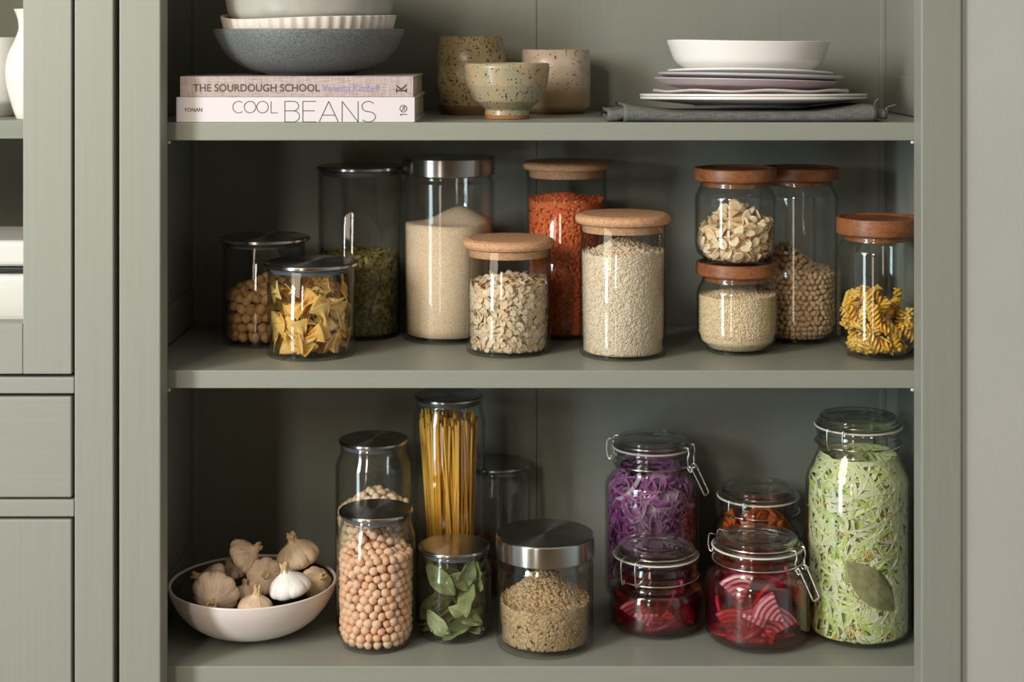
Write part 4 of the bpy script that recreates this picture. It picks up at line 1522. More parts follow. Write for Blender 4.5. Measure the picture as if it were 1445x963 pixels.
for (x, y, s, a, R, ty, tl, inset) in (
        (880, 874, -60, 40, 36, M_beetpink, 'pale striped beetroot wedge at the left of the dark beetroot jar', 3.5),
        (908, 892, 160, 44, 38, M_beetpink, 'striped beetroot wedge at the bottom of the dark beetroot jar', 4),
        (905, 865, 120, 30, 36, M_beetred, 'orange red beetroot edge leaning in the dark beetroot jar', 6),
        (945, 890, 90, 80, 34, M_beetred, 'dark red beetroot slice low in the dark beetroot jar', 8)):
    tm = slice_t(R, -D(a / 2), D(a / 2), 5)
    front_piece(j, x, y, inset, D(20), D(s + 180), tm, 'beetroot_slice', ty, tl, 'beetroot', 'beetroot slices in the dark beetroot jar')
thrown('beet2', 'beetroot_slice', tms, M_beetdark, 24, heap(46, 52, 60), 'almost black beetroot slice sunk in the dark beetroot jar', 'beetroot', 'sunken slices in the dark beetroot jar', 44, (.22, .7), .5, None, 11)
brine('dark_red_brine', J['beet2'], 57, M_beetjuice2, 'dark red brine in the low swing top jar')
brine('purple_brine', J['pcab'], 150, M_cabjuice, 'purple brine in the lower part of the cabbage jar')

# carrot batons
def t_baton(L, w, h, bend):
    nu = 10
    P = np.stack([np.linspace(-L / 2, L / 2, nu), np.zeros(nu), bend * np.cos(np.linspace(-1.4, 1.4, nu))], 1)
    G = np.stack([P + np.array([0, -w / 2, 0]), P, P + np.array([0, w / 2, 0])], 1)
    return sheet(G, h)
thrown('carrot', 'carrot_piece', [t_baton(52, 15, 5, 5), t_baton(44, 20, 4, 3), t_baton(60, 12, 6, 8)], M_carrot, 110, heap(124, 136, 62), 'orange carrot piece in the swing top jar behind the candy beetroot', 'carrot', 'carrot pieces in the swing top jar', 45, (.0, .6), .5, .3, 10)

# mustard seed among the green cabbage
mb = MB()
j = J['wcab']; q = np.random.default_rng(47)
cl = [(1222, 783, 7, 26), (1205, 895, 9, 30), (1180, 905, 10, 26), (1265, 900, 8, 18), (1248, 763, 6, 9), (1258, 730, 7, 9), (1195, 760, 8, 10), (1165, 880, 8, 12), (1240, 905, 8, 14), (1160, 715, 8, 6), (1195, 715, 10, 8), (1170, 790, 10, 9)]
Ps = []
for (x, y, sd, n) in cl:
    for _ in range(n):
        xx, yy = x + q.normal(0, sd), y + q.normal(0, sd * .6)
        off = (xx - VX) * (j.Z - 60) / F - j.X; h = max(-(yy - VY) * (j.Z - 70) / F - H3, j.floor + 3)
        r = float(j.rin(h)) - 2.3
        if abs(off) > r - 4: continue
        Ps.append((off, -math.sqrt(r * r - off * off), h))
Ps = np.array(Ps)
sz = q.uniform(.8, 1.1, len(Ps)); tm = t_ellip(2.0, 2.0, 2.0, 2); Rq = rotmats(len(Ps))
scatter(mb, tm, contain(tm[0], Ps, Rq, sz, j), Rq, sz, q.uniform(0, 1, len(Ps)))
o = obj('mustard_seeds', mb, M_mustard); o.location = j.base
props(o, 'tiny yellow mustard seeds clustered among the green cabbage', 'seeds', None, 'stuff')
# ---------------------------------------------------------------- crockery and books
SHT = H1 + .35
def ware(name, prof, mat, cx, Z, h, label, cat, group=None, seg=96, mod=None, uv=False, tilt=None):
    mb = MB(); lathe(mb, prof, seg, mod)
    o = obj(name, mb, mat, uv=uv); o.location = W((cx - VX) * Z / F, Z, h)
    if tilt: o.rotation_euler = tilt
    return props(o, label, cat, group)


# books
def book(name, x0, x1, h0, h1, depth, cover_mat, label, yaw=0.0):
    X0, X1 = x0 - VX, x1 - VX
    e = empty(name, label, 'book', W((X0 + X1) / 2, F + 3 + depth / 2, h0), None, yaw)
    w, hh, d = (X1 - X0) / 2, h1 - h0, depth / 2
    mb = MB()
    box(mb, -w, w, -d, -d + 1.5, 0, hh)
    box(mb, -w, w, -d + 1.5, d, hh - 1.6, hh)
    box(mb, -w, w, -d + 1.5, d, 0, 1.6)
    cv = obj('cover', mb, cover_mat, e, bevel=.5)
    mb = MB()
    n = int(hh / 1.15)
    zz = np.linspace(2.0, hh - 2.0, n)
    q = np.random.default_rng(int(x0))
    for a, b in zip(zz[:-1], zz[1:]):
        t = q.uniform(0, 1.2)
        box(mb, -w + 3 + t, w - 2.2 - t, -d + 1.6, d - 2.5 - t, a, b - .12)
    obj('page_block', mb, M_pages, e)
    return e, cv, w, hh, d


def letters(text, mat, parent, x0, x1, z0, z1, y, name='title_lettering', spin=0, bold=0.0):
    cu = bpy.data.curves.new('tmp', 'FONT'); cu.body = text; cu.size = 1; cu.resolution_u = 4; cu.offset = bold
    ob = bpy.data.objects.new('tmp', cu); col.objects.link(ob)
    dg = bpy.context.evaluated_depsgraph_get()
    me = bpy.data.meshes.new_from_object(ob.evaluated_get(dg))
    bpy.data.objects.remove(ob); bpy.data.curves.remove(cu)
    me.name = name
    n = len(me.vertices); V = np.zeros(n * 3); me.vertices.foreach_get('co', V); V = V.reshape(-1, 3)
    if spin: V[:, :2] = np.stack([-V[:, 1], V[:, 0]], 1)
    lo, hi = V.min(0), V.max(0)
    X = x0 + (V[:, 0] - lo[0]) / (hi[0] - lo[0]) * (x1 - x0)
    Z = z0 + (V[:, 1] - lo[1]) / (hi[1] - lo[1]) * (z1 - z0)
    out = np.stack([X, np.full(n, y), Z], 1) * S
    me.vertices.foreach_set('co', out.ravel()); me.update()
    me.materials.append(mat)
    o = bpy.data.objects.new(name, me); link(o, parent)
    return o


def strokes(lines, mat, parent, r, y, name='title_lettering'):
    mb = MB()
    for P in lines:
        P = np.asarray(P, float)
        Q = np.stack([P[:, 0], np.full(len(P), y), P[:, 1]], 1)
        n = len(Q)
        T = np.gradient(Q, axis=0); T /= np.linalg.norm(T, axis=1)[:, None] + 1e-9
        N = np.cross(T, np.array([0, 1., 0]))
        A, B = Q + N * r, Q - N * r
        V = np.empty((2 * n, 3)); V[0::2] = A; V[1::2] = B
        I = np.arange(n - 1)[:, None] * 2
        mb.add(V, I + np.array([[0, 1, 3, 2]]), smooth=False)
    return obj(name, mb, mat, parent)


def arc(cx, cz, rx, rz, a0, a1, n=28):
    t = np.radians(np.linspace(a0, a1, n))
    return np.stack([cx + rx * np.cos(t), cz + rz * np.sin(t)], 1)


def seg(*p):
    out = []
    for a, b in zip(p[:-1], p[1:]):
        out.append(np.linspace(a, b, 2))
    return out


e, cv, w, hh, d = book('cookbook', 248, 585, SHT, -79.3, 232, M_bookwhite, 'thick white cookbook with thin green title, lying under the cloth bound book')
yb = -d - .25
X = lambda px: px - (248 + 585) / 2
Zb = lambda py: -(py - VY) - SHT
b1, t1 = Zb(159.5), Zb(143.2)      # COOL
LN = []
hgt = t1 - b1; mid = (t1 + b1) / 2
LN.append(arc(X(336.3), mid, 8.2, hgt / 2, 50, 310))
LN.append(arc(X(352.3), mid, 8.1, hgt / 2, 0, 360, 40))
LN.append(arc(X(370), mid, 8.1, hgt / 2, 0, 360, 40))
LN += seg((X(382), t1), (X(382), b1), (X(391.5), b1))
strokes(LN, M_inkgreen, cv, .55, yb)
b2, t2 = Zb(172.3), Zb(143.2)      # BEANS
H_ = t2 - b2; m2 = b2 + H_ * .54
LN = []
x = X(401.5)
LN += seg((x, b2), (x, t2), (x + 12, t2)) + [arc(x + 12, (t2 + m2) / 2, 7.5, (t2 - m2) / 2, 90, -90)] + seg((x, m2), (x + 12, m2)) + [arc(x + 12, (m2 + b2) / 2, 8.6, (m2 - b2) / 2, 90, -90)] + seg((x + 12, b2), (x, b2))
x = X(427)
LN += seg((x + 19, t2), (x, t2), (x, b2), (x + 19, b2)) + seg((x, m2), (x + 17, m2))
x = X(450)
LN += seg((x, b2), (x + 13.5, t2), (x + 27, b2)) + seg((x + 5, b2 + H_ * .33), (x + 22, b2 + H_ * .33))
x = X(482.5)
LN += seg((x, b2), (x, t2), (x + 22.5, b2), (x + 22.5, t2))
x = X(519.5)
r = H_ * .25
s1 = arc(x, t2 - r, 9, r, 35, 255); s2 = arc(x, b2 + r, 10, r, 75, -145)
LN += [s1, s2, np.array([s1[-1], s2[0]])]
strokes(LN, M_inkgreen, cv, .6, yb)
letters('YONAN', M_inkdark, cv, X(259), X(285), Zb(158), Zb(152.4), yb, 'author_lettering', bold=.015)
# publisher's mark: a ring with a leaf and a 1
LN = [arc(X(569), Zb(153.5), 4.8, 4.8, 0, 360, 32), np.array([(X(566.5), Zb(157)), (X(571.5), Zb(150))]), np.array([(X(567.5), Zb(152)), (X(570), Zb(150.4))]), np.array([(X(569.5), Zb(156)), (X(571.6), Zb(153.5))])]
LN += seg((X(564.5), Zb(161.5)), (X(574.5), Zb(161.5))) + seg((X(566.8), Zb(164)), (X(564.5), Zb(161.5)))
strokes(LN, M_inkdark, cv, .5, yb, 'publisher_mark')

e2, cv2, w2, hh2, d2 = book('cookbook', 253.5, 583, -79.0, -50.0, 224, M_bookcloth, 'cloth bound pinkish cookbook with brown title, under the grey bowl')
yb = -d2 - .25
X2 = lambda px: px - (253.5 + 583) / 2
Z2 = lambda py: -(py - VY) + 79.0
letters('THE SOURDOUGH SCHOOL', M_inkbrown, cv2, X2(272), X2(451), Z2(129.6), Z2(118.6), yb, bold=.02)
letters('Vanessa Kimbell', M_inkblue, cv2, X2(454.5), X2(534.5), Z2(129.6), Z2(119.4), yb, 'author_lettering')
letters('K', M_inkbrown, cv2, X2(559), X2(573.6), Z2(129.3), Z2(118.2), yb, 'publisher_mark', 1, .02)
for x_ in (559.4, 573.2): strokes(seg((X2(x_), Z2(125.2)), (X2(x_), Z2(131.0))), M_inkbrown, cv2, .8, yb, 'publisher_mark')

# bowls on the books
Zg = 2425
kz = Zg / F
hb0 = -50.0 + .4
rim = -(41 - VY) * kz
Hh = rim - hb0
prof = fillet([(0, 2), (58, 2, 1), (60, 0, 1), (66, 0, 1), (70, 2.5, 1), *[tuple(v) + (0,) for v in catmull([(72, 3, 0), (92, 8.5, 0), (113, 21, 0), (129, 39, 0), (138, 56, 0), (141, Hh - 1, 0)], 6)[:, :2]], (138.5, Hh, 1), (136, Hh - 4, 3), (127, 44, 20), (100, 16, 14), (0, 8)], 7)
ware('stoneware_bowl', prof, M_greybowl, 437, Zg, hb0, 'wide dark grey speckled stoneware bowl standing on the stacked books', 'bowl')
# fluted dish nested in it
def flute(r, z, t):
    k = 1 + .012 * math.cos(46 * t) * (1 if z > 24 else 0)
    wav = 3.2 * math.sin(2 * t + 2.2) + 1.5 * math.sin(3 * t)
    return r * k, z + wav * (z / 62) ** 2
hf0 = hb0 + 14
Hf = -(24 - VY) * kz - hf0
ware('fluted_dish', fillet([(0, 2), (62, 2, 2), (66, 0, 1), (92, 6, 8), (118, 28, 16), (128.5, Hf - 1, 1), (126, Hf, 1), (123.5, Hf - 3, 2), (113, 28, 14), (88, 10, 8), (0, 7)], 6), M_cream, 436, Zg, hf0,
     'cream fluted dish nested in the dark grey bowl', 'dish', None, 230, flute)
hp0 = hf0 + 27
Hp = -(-46 - VY) * kz - hp0
ware('serving_bowl', fillet([(0, 3), (64, 3, 2), (68, 0, 1), (84, 4, 8), (120, 48, 26), (130.5, 100, 20), (128, Hp, 2), (124, Hp, 1), (125.5, 100, 16), (114, 50, 22), (80, 12, 10), (0, 9)], 7), M_palebowl, 437.5, Zg, hp0,
     'pale grey bowl on top of the bowl stack, cut by the upper edge', 'bowl')

# three stoneware cups
def cupprof(pts, th, floor):
    o_ = fillet(pts, 6)
    inn = [(r - th, z) for r, z in o_ if z > floor + 1][::-1]
    return [(0, 2)] + o_ + [(o_[-1][0] - th / 2, o_[-1][1] + .9)] + inn + [(inn[-1][0] * .5, floor), (0, floor)]

k1 = 2569 / F
top = lambda y, k: (-(y - VY) * k + 115)
Ht = top(50.5, k1)
ware('stoneware_cup', cupprof([(44, 0), (47, 0, 1), (52, 10, 8), (56.5, 50, 30), (55, 85, 30), (49, Ht - 2)], 3.2, 6), M_cup1, 665, 2569, SHT, 'tall ochre speckled cup, the taller of the two behind the footed bowl', 'cup')
k2 = 2600 / F
Ht = top(69, k2)
ware('stoneware_cup', cupprof([(42, 0), (44, 0, 1), (54.5, 10, 9), (55.4, 50, 20), (55, 70, 20), (54.5, Ht - 2)], 3, 6), M_cup2, 784.3, 2600, SHT, 'straight pinkish speckled cup standing behind the small footed bowl', 'cup')
k3 = 2417 / F
Ht = top(89, k3)
ware('footed_bowl', cupprof([(30, 0), (33.5, 0, 1), (33.5, 5, 1), (32.5, 13, 2), (34, 14.5, 1), (50, 26, 12), (60, 50, 20), (63.5, Ht - 6, 6), (62, Ht - 1)], 3, 16), M_cup3, 715.5, 2417, SHT, 'small speckled tea bowl on a narrow foot, in front of two cups', 'bowl')

# folded napkin
nap = empty('folded_napkin', 'folded charcoal linen napkin under the stack of plates', 'napkin', W((1057 - VX), 2425, SHT))
def fold_roll(x0, x1, h_fn, y_front, th, n=46, seed=0, wob=.8, y_back=112, inner=0):
    """a cloth doubled over toward the viewer: bottom layer, rounded front fold, top layer"""
    q = np.random.default_rng(seed); ph = q.uniform(0, 6.28, 4)
    xs = np.linspace(x0, x1, n)
    G = []
    for x in xs:
        h = h_fn(x)
        r = (h - th) / 2
        zc_ = th / 2 + r + inner
        wv = wob * (math.sin(x / 26 + ph[0]) + .6 * math.sin(x / 11 + ph[1]))
        a_ = np.linspace(-math.pi / 2, -3 * math.pi / 2, 14)
        yf = y_front + .8 * wv
        P = [(y_back, zc_ - r), (30, zc_ - r), (yf + r * 1.6, zc_ - r)]
        P += [(yf + r + r * math.cos(t), zc_ + r * math.sin(t) * (1 + .04 * wv)) for t in a_]
        P += [(yf + r * 1.8, zc_ + r), (-40, zc_ + r - .6), (30, zc_ + r - 2.4), (y_back, zc_ + r - 4.6)]
        G.append([(x, y, max(z, th / 2 + .05)) for y, z in P])
    return sheet(np.array(G), th)
def hn(x):
    return 14.3 + 11.5 * np.clip((-95 - x) / 85, 0, 1) ** 1.2 + 9.5 * np.clip((x - 95) / 80, 0, 1) ** 1.3
mb = MB()
V, Fs = fold_roll(-176, 183, hn, -112, 4.2, 60, 1)
mb.add(V, Fs)
V, Fs = fold_roll(-199, 199, lambda x: max(hn(x) - 9.2, 4.3), -106, 4.0, 60, 2, inner=4.4)
V[:, 2] -= np.clip((-172 - V[:, 0]) / 14, 0, 1) * 4.2 + np.clip((V[:, 0] - 183) / 8, 0, 1) * 1.2
V[:, 2] = np.maximum(V[:, 2], .1)
mb.add(V, Fs)
V, Fs = fold_roll(100, 197, lambda x: 6.0, -98, 2.6, 30, 3, inner=8.2)
mb.add(V, Fs)
obj('cloth', mb, M_linen, nap)
mb = MB(); q = np.random.default_rng(9)
for i in range(150):
    t = q.uniform(-1.6, 1.6)
    if i < 90: y0, z0, x0 = -106 + 7 * (1 - math.cos(t)) + q.uniform(0, 3), 11.5 + 6.4 * math.sin(t), 198.5
    elif i < 110: y0, z0, x0 = -112 + 9 * (1 - math.cos(t)), 12 + 10 * math.sin(t), 182.5
    else: y0, z0, x0 = q.uniform(-95, 110), q.choice([6, 16]), 198.5
    P = [(x0, y0, z0)]
    for s_ in range(2):
        P.append((P[-1][0] + q.uniform(.3, 1.0), P[-1][1] + q.uniform(-.9, .7), max(P[-1][2] + q.uniform(-1.2, 1.2), 1)))
    tube(mb, catmull(P, 3), .28, 5)
for (a, b) in (((181, -108, 22), (186, -110, 33)), ((197, -104, 17), (211, -108, 24))):
    tube(mb, catmull([a, ((a[0] + b[0]) / 2 - 2, a[1], (a[2] + b[2]) / 2 + 1), b], 5), .3, 5)
obj('frayed_edge', mb, M_fray, nap)

# plates
Zp = 2478; kp = Zp / F; CX = 1061.5
hl = lambda y: -(y - VY) * kp
def plate(name, R, rise, foot, th, cx, y_rim, mat, label, wave=None, cat='plate', well=.62):
    """rim height is given by where it is seen; the foot hangs below it"""
    h = hl(y_rim) - rise
    p = [(0, 1.0), (foot - 3, 1.0), (foot - 1.5, 0, .5), (foot + 1, 0, .5), (foot + 3, 1.8, 1), (R * .88, rise * .55, 12), (R - .8, rise - th * .7, 1), (R, rise - th * .3, .5), (R - .6, rise, .5), (R - 4, rise - .6, 2), (R * well, 1.9 + th, 10), (0, 1.6 + th)]
    return ware(name, fillet(p, 6), mat, cx, Zp, h, label, cat, None, 120, wave)

base = SHT + 15.6
TILT = (math.radians(-1.7), 0, 0)
def add_plate(name, R, rise, foot, th, cx, mat, label, wave=None, hbase=None):
    p = [(0, 1.0), (foot - 3, 1.0), (foot - 1.5, 0, .5), (foot + 1, 0, .5), (foot + 3, 1.8, 1), (R * .84, rise * .5, 14), (R - 1.0, rise - th, 1.2), (R, rise - th * .5, 1), (R - .8, rise, 1), (R - 5, rise - .8, 2), (R * .62, 1.9 + th, 10), (0, 1.6 + th)]
    return ware(name, fillet(p, 6), mat, cx, Zp, hbase, label, 'plate', None, 120, wave, tilt=TILT)
add_plate('dinner_plate', 171, hl(136.2) - base, 86, 4, 1062, M_whiteglaze, 'large white dinner plate, lowest of the stack on the napkin', None, base)
h2 = base + 6.4
add_plate('dinner_plate', 171.5, hl(132.2) - h2, 84, 3.8, 1062, M_whiteglaze, 'large white dinner plate, second from the bottom of the stack', None, h2)
h3 = h2 + 7.0
wv = lambda r, z, t: (r * (1 + .006 * math.sin(9 * t) * (r / 150) ** 4), z + 1.3 * math.sin(8 * t + 1) * (r / 150) ** 6)
add_plate('side_plate', 148, hl(126.3) - h3, 80, 3.6, 1059, M_lilac, 'lilac plate with a wavy rim, just above the white dinner plates', wv, h3)
h4 = h3 + 8.0
R4 = 138.5; r4 = hl(112) - h4
lean = lambda r, z, t: (r, z - 3.2 * math.cos(t) * (r / 139) ** 1.5)
ware('deep_plate', fillet([(0, 1), (82, 1), (84, 0, .5), (88, 0, .5), (91, 2, 1), (124, r4 * .45, 18), (136, r4 * .85, 8), (R4, r4 - 1.5, 1), (R4 - 1, r4, 1), (R4 - 5, r4 - 1.5, 3), (118, r4 * .42 + 3, 16), (80, 6, 8), (0, 5.5)], 6), M_lilac, 1052, Zp, h4, 'pinkish deep plate in the middle of the plate stack', 'plate', None, 120, lean, tilt=TILT)
h5 = h4 + 8.6
r5 = hl(104.6) - h5
lean5 = lambda r, z, t: (r, z - 3.2 * math.cos(t) * (r / 139) ** 1.5)
add_plate('side_plate', 140, r5, 74, 3.8, 1058.5, M_greyplate, 'grey plate with an uneven rim, above the pinkish deep plate', lean5, h5)
h6 = h5 + 7.4
wv6 = lambda r, z, t: (r, z - 2.6 * math.cos(t) * (r / 125) ** 1.5 + 3.0 * max(-math.sin(t), 0) ** 2 * (r / 125) ** 6)
add_plate('side_plate', 125, hl(100.0) - h6, 66, 3.2, 1058, M_whiteglaze, 'pale small plate with a raised edge, directly under the curved white bowl', wv6, h6)
h7 = h6 + 6.6
r7 = hl(59) - h7
def wav7(r, z, t):
    f = (z / r7) ** 2
    return r, z + f * (1.7 * math.cos(2 * t) - 1.3 * math.cos(t)) - 1.6 * math.cos(t) * (1 - f) * (r / 120)
ware('white_bowl', fillet([(0, 1), (70, 1), (72, 0, .5), (76, 0, .5), (82, 2, 2), (112, r7 * .42, 22), (123.5, r7 - 1.5, 1), (122, r7, 1), (119.5, r7 - 2, 2), (107, r7 * .42, 18), (70, 6, 8), (0, 5)], 7), M_whiteglaze, 1056, Zp, h7, 'white low bowl with a curved rim, topmost of the plate stack', 'bowl', None, 120, wav7, tilt=TILT)

# ---------------------------------------------------------------- garlic bowl
Zgb = 2440; kg = Zgb / F
SHB = H3 + .35
gx = 357
bh = -(819 - VY) * kg - SHB
prof = fillet([(0, 2.5), (42, 2.5, 1), (44, 0, 1), (49, 0, 1), *[tuple(v) + (0,) for v in catmull([(52, 4, 0), (76, 11, 0), (97, 25, 0), (112, 43, 0), (121, 60, 0), (124.6, bh - 1, 0)], 6)[:, :2]], (122.5, bh, 1), (120, bh - 2, 2), (113, 54, 18), (88, 27, 22), (0, 10)], 8)
mb = MB(); lathe(mb, prof, 120)
# the glaze inside is dark
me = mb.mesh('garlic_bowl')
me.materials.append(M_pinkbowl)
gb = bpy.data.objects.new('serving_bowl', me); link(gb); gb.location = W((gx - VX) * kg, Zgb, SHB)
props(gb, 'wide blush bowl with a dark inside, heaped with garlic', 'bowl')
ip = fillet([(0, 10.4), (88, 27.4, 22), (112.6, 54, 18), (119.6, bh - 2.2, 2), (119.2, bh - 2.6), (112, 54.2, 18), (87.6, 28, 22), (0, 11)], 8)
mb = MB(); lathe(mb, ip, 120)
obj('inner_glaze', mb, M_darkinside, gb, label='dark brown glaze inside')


def garlic(px, py, Z, R, tilt, spin, mat, label, stem=1.0, n=9, seed=0, squash=.86):
    q = np.random.default_rng(seed)
    t = np.array([0, .05, .12, .22, .34, .46, .58, .70, .80, .88, .94, 1.0])
    rr = np.array([0.12, .45, .74, .93, 1.0, .97, .86, .67, .47, .32, .22, .18])
    zz = np.array([.04, 0, .03, .16, .36, .56, .76, .95, 1.10, 1.22, 1.33, 1.45])
    sl = max(stem, .15)
    zz = np.where(zz > 1.22, 1.22 + (zz - 1.22) * sl, zz)
    P = catmull(np.stack([rr * R, zz * R * squash, t * 0], 1), 4)[:, :2]
    ph = q.uniform(0, 6.28, 4)
    lobes = n
    def mod(r, z, th):
        f = np.clip((1.15 - z / (R * squash)) / .6, 0, 1)
        k = 1 + f * (.12 * (abs(math.sin(lobes * th / 2 + ph[0])) ** .6 - .6) + .05 * math.sin(th + ph[1]) + .035 * math.sin(2 * th + ph[2]))
        return r * k, z
    mb = MB(); lathe(mb, [(0, P[0][1])] + [tuple(p) for p in P], 90, mod, mat=0)
    e = empty('garlic_bulb', label, 'garlic', at(px, py, Z), 'garlic bulbs in the blush bowl')
    M = Matrix.Rotation(spin, 4, 'Y') @ Matrix.Rotation(tilt, 4, 'X') @ Matrix.Rotation(q.uniform(0, 6), 4, 'Z')
    e.rotation_euler = M.to_euler()
    for v in mb.v: v[:, 2] -= .42 * R * squash
    obj('bulb', mb, mat, e, uv=True)
    top = 1.22 * R * squash - .42 * R * squash
    mb = MB()
    L = R * .36 * sl + 2
    def ms(r, z, th): return r * (1 + .12 * math.sin(5 * th + ph[3]) + .08 * math.sin(9 * th)), z + (1.2 * math.sin(4 * th + ph[2]) if z > top + L * .7 else 0)
    lathe(mb, [(0, top - 2), (.3 * R, top - 3), (.215 * R, top + L * .25), (.19 * R, top + L * .6), (.22 * R, top + L), (.15 * R, top + L + 1), (.1 * R, top + L - 2), (0, top + L - 2.4)], 36, ms)
    obj('stem', mb, M_stem, e, label='dry cut stem')
    mb = MB(); b0 = (.02 - .42) * R * squash
    lathe(mb, [(0, b0 - 2.5), (.1 * R, b0 - 2.6), (.16 * R, b0 - .5), (.2 * R, b0 + 1.5)], 24, lambda r, z, th: (r * (1 + .2 * math.sin(7 * th)), z))
    obj('root_plate', mb, M_stem, e, label='tan root plate')
    return e


r_ = math.radians
garlic(345.5, 786, 2445, 27.5, r_(8), r_(52), M_garlic, 'beige garlic bulb on top of the heap, its stem pointing sideways', .9, 8, 1)
garlic(421, 785, 2478, 33.5, r_(8), r_(-17), M_garlic, 'beige garlic bulb at the back of the bowl with an upright cut stem', 1.0, 9, 2)
garlic(408, 829, 2392, 31, r_(4), r_(-12), M_garlicwhite, 'bright white garlic bulb near the front of the bowl', 1.1, 7, 3)
garlic(373, 815, 2428, 26.5, r_(60), r_(30), M_garlicpink, 'pinkish garlic bulb in the middle of the heap', .3, 9, 4)
garlic(306, 838, 2376, 33, r_(104), r_(14), M_garlicpink, 'pinkish garlic bulb showing its root plate at the front left', .7, 9, 5)
garlic(300, 822, 2428, 28, r_(14), r_(-66), M_garlic, 'beige garlic bulb lying on its side, stem toward the bowl edge', 1.1, 8, 6)
garlic(361, 856, 2368, 24, r_(6), r_(6), M_garlic, 'garlic bulb low at the front with only its neck above the rim', 1.4, 8, 7)
garlic(446, 824, 2440, 26, r_(30), r_(40), M_garlic, 'plain garlic bulb behind the bright white one', .5, 9, 8)
garlic(326, 812, 2470, 22, r_(-10), r_(-12), M_garlicpink, 'small garlic bulb behind, between the two left ones', .9, 6, 9)
garlic(345, 838, 2410, 17, r_(5), r_(4), M_garlicpink, 'smallest garlic bulb, pinkish, squeezed between the front bulbs', 1.2, 5, 10)
WORLD = .55
WFRONT = .07
KEY = 54.0
KEY2 = 25.0
FILL = 8.5
EXPO = 0.14
# ---------------------------------------------------------------- light and lens
sc = bpy.context.scene
wd = bpy.data.worlds.new('room_light'); sc.world = wd; wd.use_nodes = True
bg = wd.node_tree.nodes['Background']
# the room around: bright to the sides, dim straight ahead of the cupboard, warm above and cool below
wt = wd.node_tree
tc = wt.nodes.new('ShaderNodeTexCoord'); sx = wt.nodes.new('ShaderNodeSeparateXYZ'); wt.links.new(tc.outputs['Generated'], sx.inputs[0])
def wm(op, a, b):
    m = wt.nodes.new('ShaderNodeMath'); m.operation = op
    for s_, v in zip(m.inputs, (a, b)):
        if isinstance(v, (int, float)): s_.default_value = v
        else: wt.links.new(v, s_)
    return m.outputs[0]
st = wm('ADD', wm('MULTIPLY', wm('SUBTRACT', 1.0, wm('MULTIPLY', sx.outputs[1], sx.outputs[1])), WORLD), WFRONT)
cr = wt.nodes.new('ShaderNodeValToRGB'); cr.color_ramp.elements[0].position = .28; cr.color_ramp.elements[0].color = (.62, .92, 1.0, 1)
cr.color_ramp.elements[1].position = .62; cr.color_ramp.elements[1].color = (1.0, .95, .83, 1)
wt.links.new(wm('ADD', wm('MULTIPLY', sx.outputs[2], .5), .5), cr.inputs[0])
mxw = wt.nodes.new('ShaderNodeMix'); mxw.data_type = 'RGBA'
wt.links.new(wm('POWER', wm('MULTIPLY', sx.outputs[1], sx.outputs[1]), 2.0), mxw.inputs[0])
wt.links.new(cr.outputs[0], mxw.inputs[6]); mxw.inputs[7].default_value = (1.0, .68, .38, 1)
wt.links.new(mxw.outputs[2], bg.inputs[0]); wt.links.new(st, bg.inputs[1])


def area_light(name, pos, target, w, h, power, colr):
    la = bpy.data.lights.new(name, 'AREA'); la.shape = 'RECTANGLE'; la.size = w; la.size_y = h
    la.energy = power; la.color = colr
    o = bpy.data.objects.new(name, la); col.objects.link(o)
    o.location = pos
    d = Vector(target) - Vector(pos)
    o.rotation_euler = d.to_track_quat('-Z', 'Y').to_euler()
    return o


T = Vector((0, .1, 1.2))
def dirpos(deg, dist, z):
    a = math.radians(deg)
    return Vector((-math.sin(a) * dist, -math.cos(a) * dist, z))
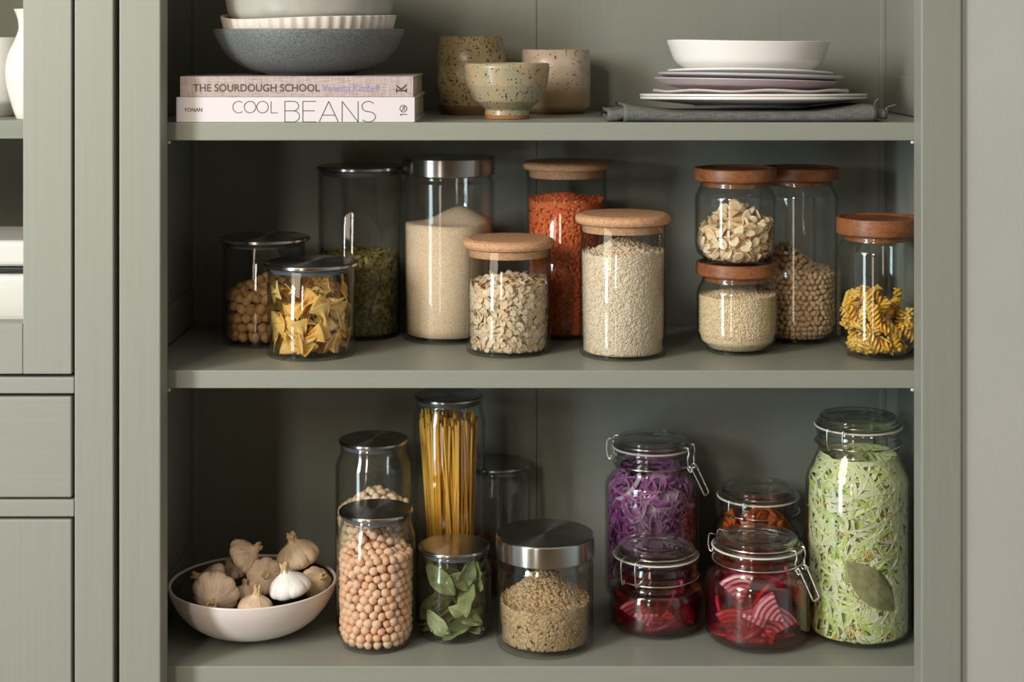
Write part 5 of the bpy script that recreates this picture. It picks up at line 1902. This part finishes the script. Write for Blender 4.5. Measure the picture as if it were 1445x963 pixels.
# two tall glazed doors to the left: brighter sky through the upper panes, garden through the lower ones
area_light('window_daylight', dirpos(47, 2.9, 2.0), T, .40, 1.05, KEY * .82, (.96, .985, 1.0))
area_light('window_daylight', dirpos(47, 2.9, .66), Vector((0, .1, .9)), .40, 1.2, KEY * .30, (.72, .94, 1.0))
area_light('window_daylight', dirpos(21, 3.4, 2.55), T, .30, 1.0, KEY2 * .85, (1.0, .90, .76))
area_light('window_daylight', dirpos(21, 3.4, .66), Vector((0, .1, .9)), .30, 1.2, KEY2 * .2, (1.0, .90, .76))
area_light('warm_fill', (-1.0, -.95, 1.98), Vector((-.1, .1, 1.3)), .6, .6, FILL, (1.0, .86, .65))  # added warm fill to tint the upper left; stands for no known lamp

cam = bpy.data.cameras.new('camera'); co = bpy.data.objects.new('camera', cam); col.objects.link(co)
co.location = (0, -F * S, CAMZ); co.rotation_euler = (math.pi / 2, 0, 0)
cam.sensor_width = 36; cam.lens = 36 * F / 1445
cam.shift_x = -(VX - 722.5) / 1445
cam.shift_y = -(481.5 - VY) / 1445
cam.clip_start = .05
cam.dof.use_dof = True; cam.dof.focus_distance = 2370 * S; cam.dof.aperture_fstop = cam.lens / 17.0
sc.camera = co
sc.view_settings.view_transform = 'Standard'; sc.view_settings.look = 'None'
sc.view_settings.gamma = 1.0; sc.view_settings.use_curve_mapping = False
sc.view_settings.exposure = EXPO
cy = sc.cycles
cy.use_denoising = True
cy.max_bounces = 12; cy.diffuse_bounces = 4; cy.glossy_bounces = 4; cy.transmission_bounces = 6
cy.transparent_max_bounces = 48; cy.volume_bounces = 0
cy.caustics_reflective = False; cy.caustics_refractive = False
cy.sample_clamp_indirect = 6.0

for k_, j_ in J.items():
    j_.e['group'] = 'glass jars on the lowest shelf' if j_.e.location.z < CAMZ + (H2 - 60) * S else 'glass jars on the middle shelf'
for o_ in col.objects:
    if o_.parent is None:
        if o_.name.split('.')[0] in ('dinner_plate', 'side_plate', 'deep_plate'): o_['group'] = 'plates stacked on the napkin'
        if o_.name.split('.')[0] == 'cookbook': o_['group'] = 'cookbooks lying under the bowls'
        if o_.name.split('.')[0] == 'stoneware_cup': o_['group'] = 'speckled stoneware cups'
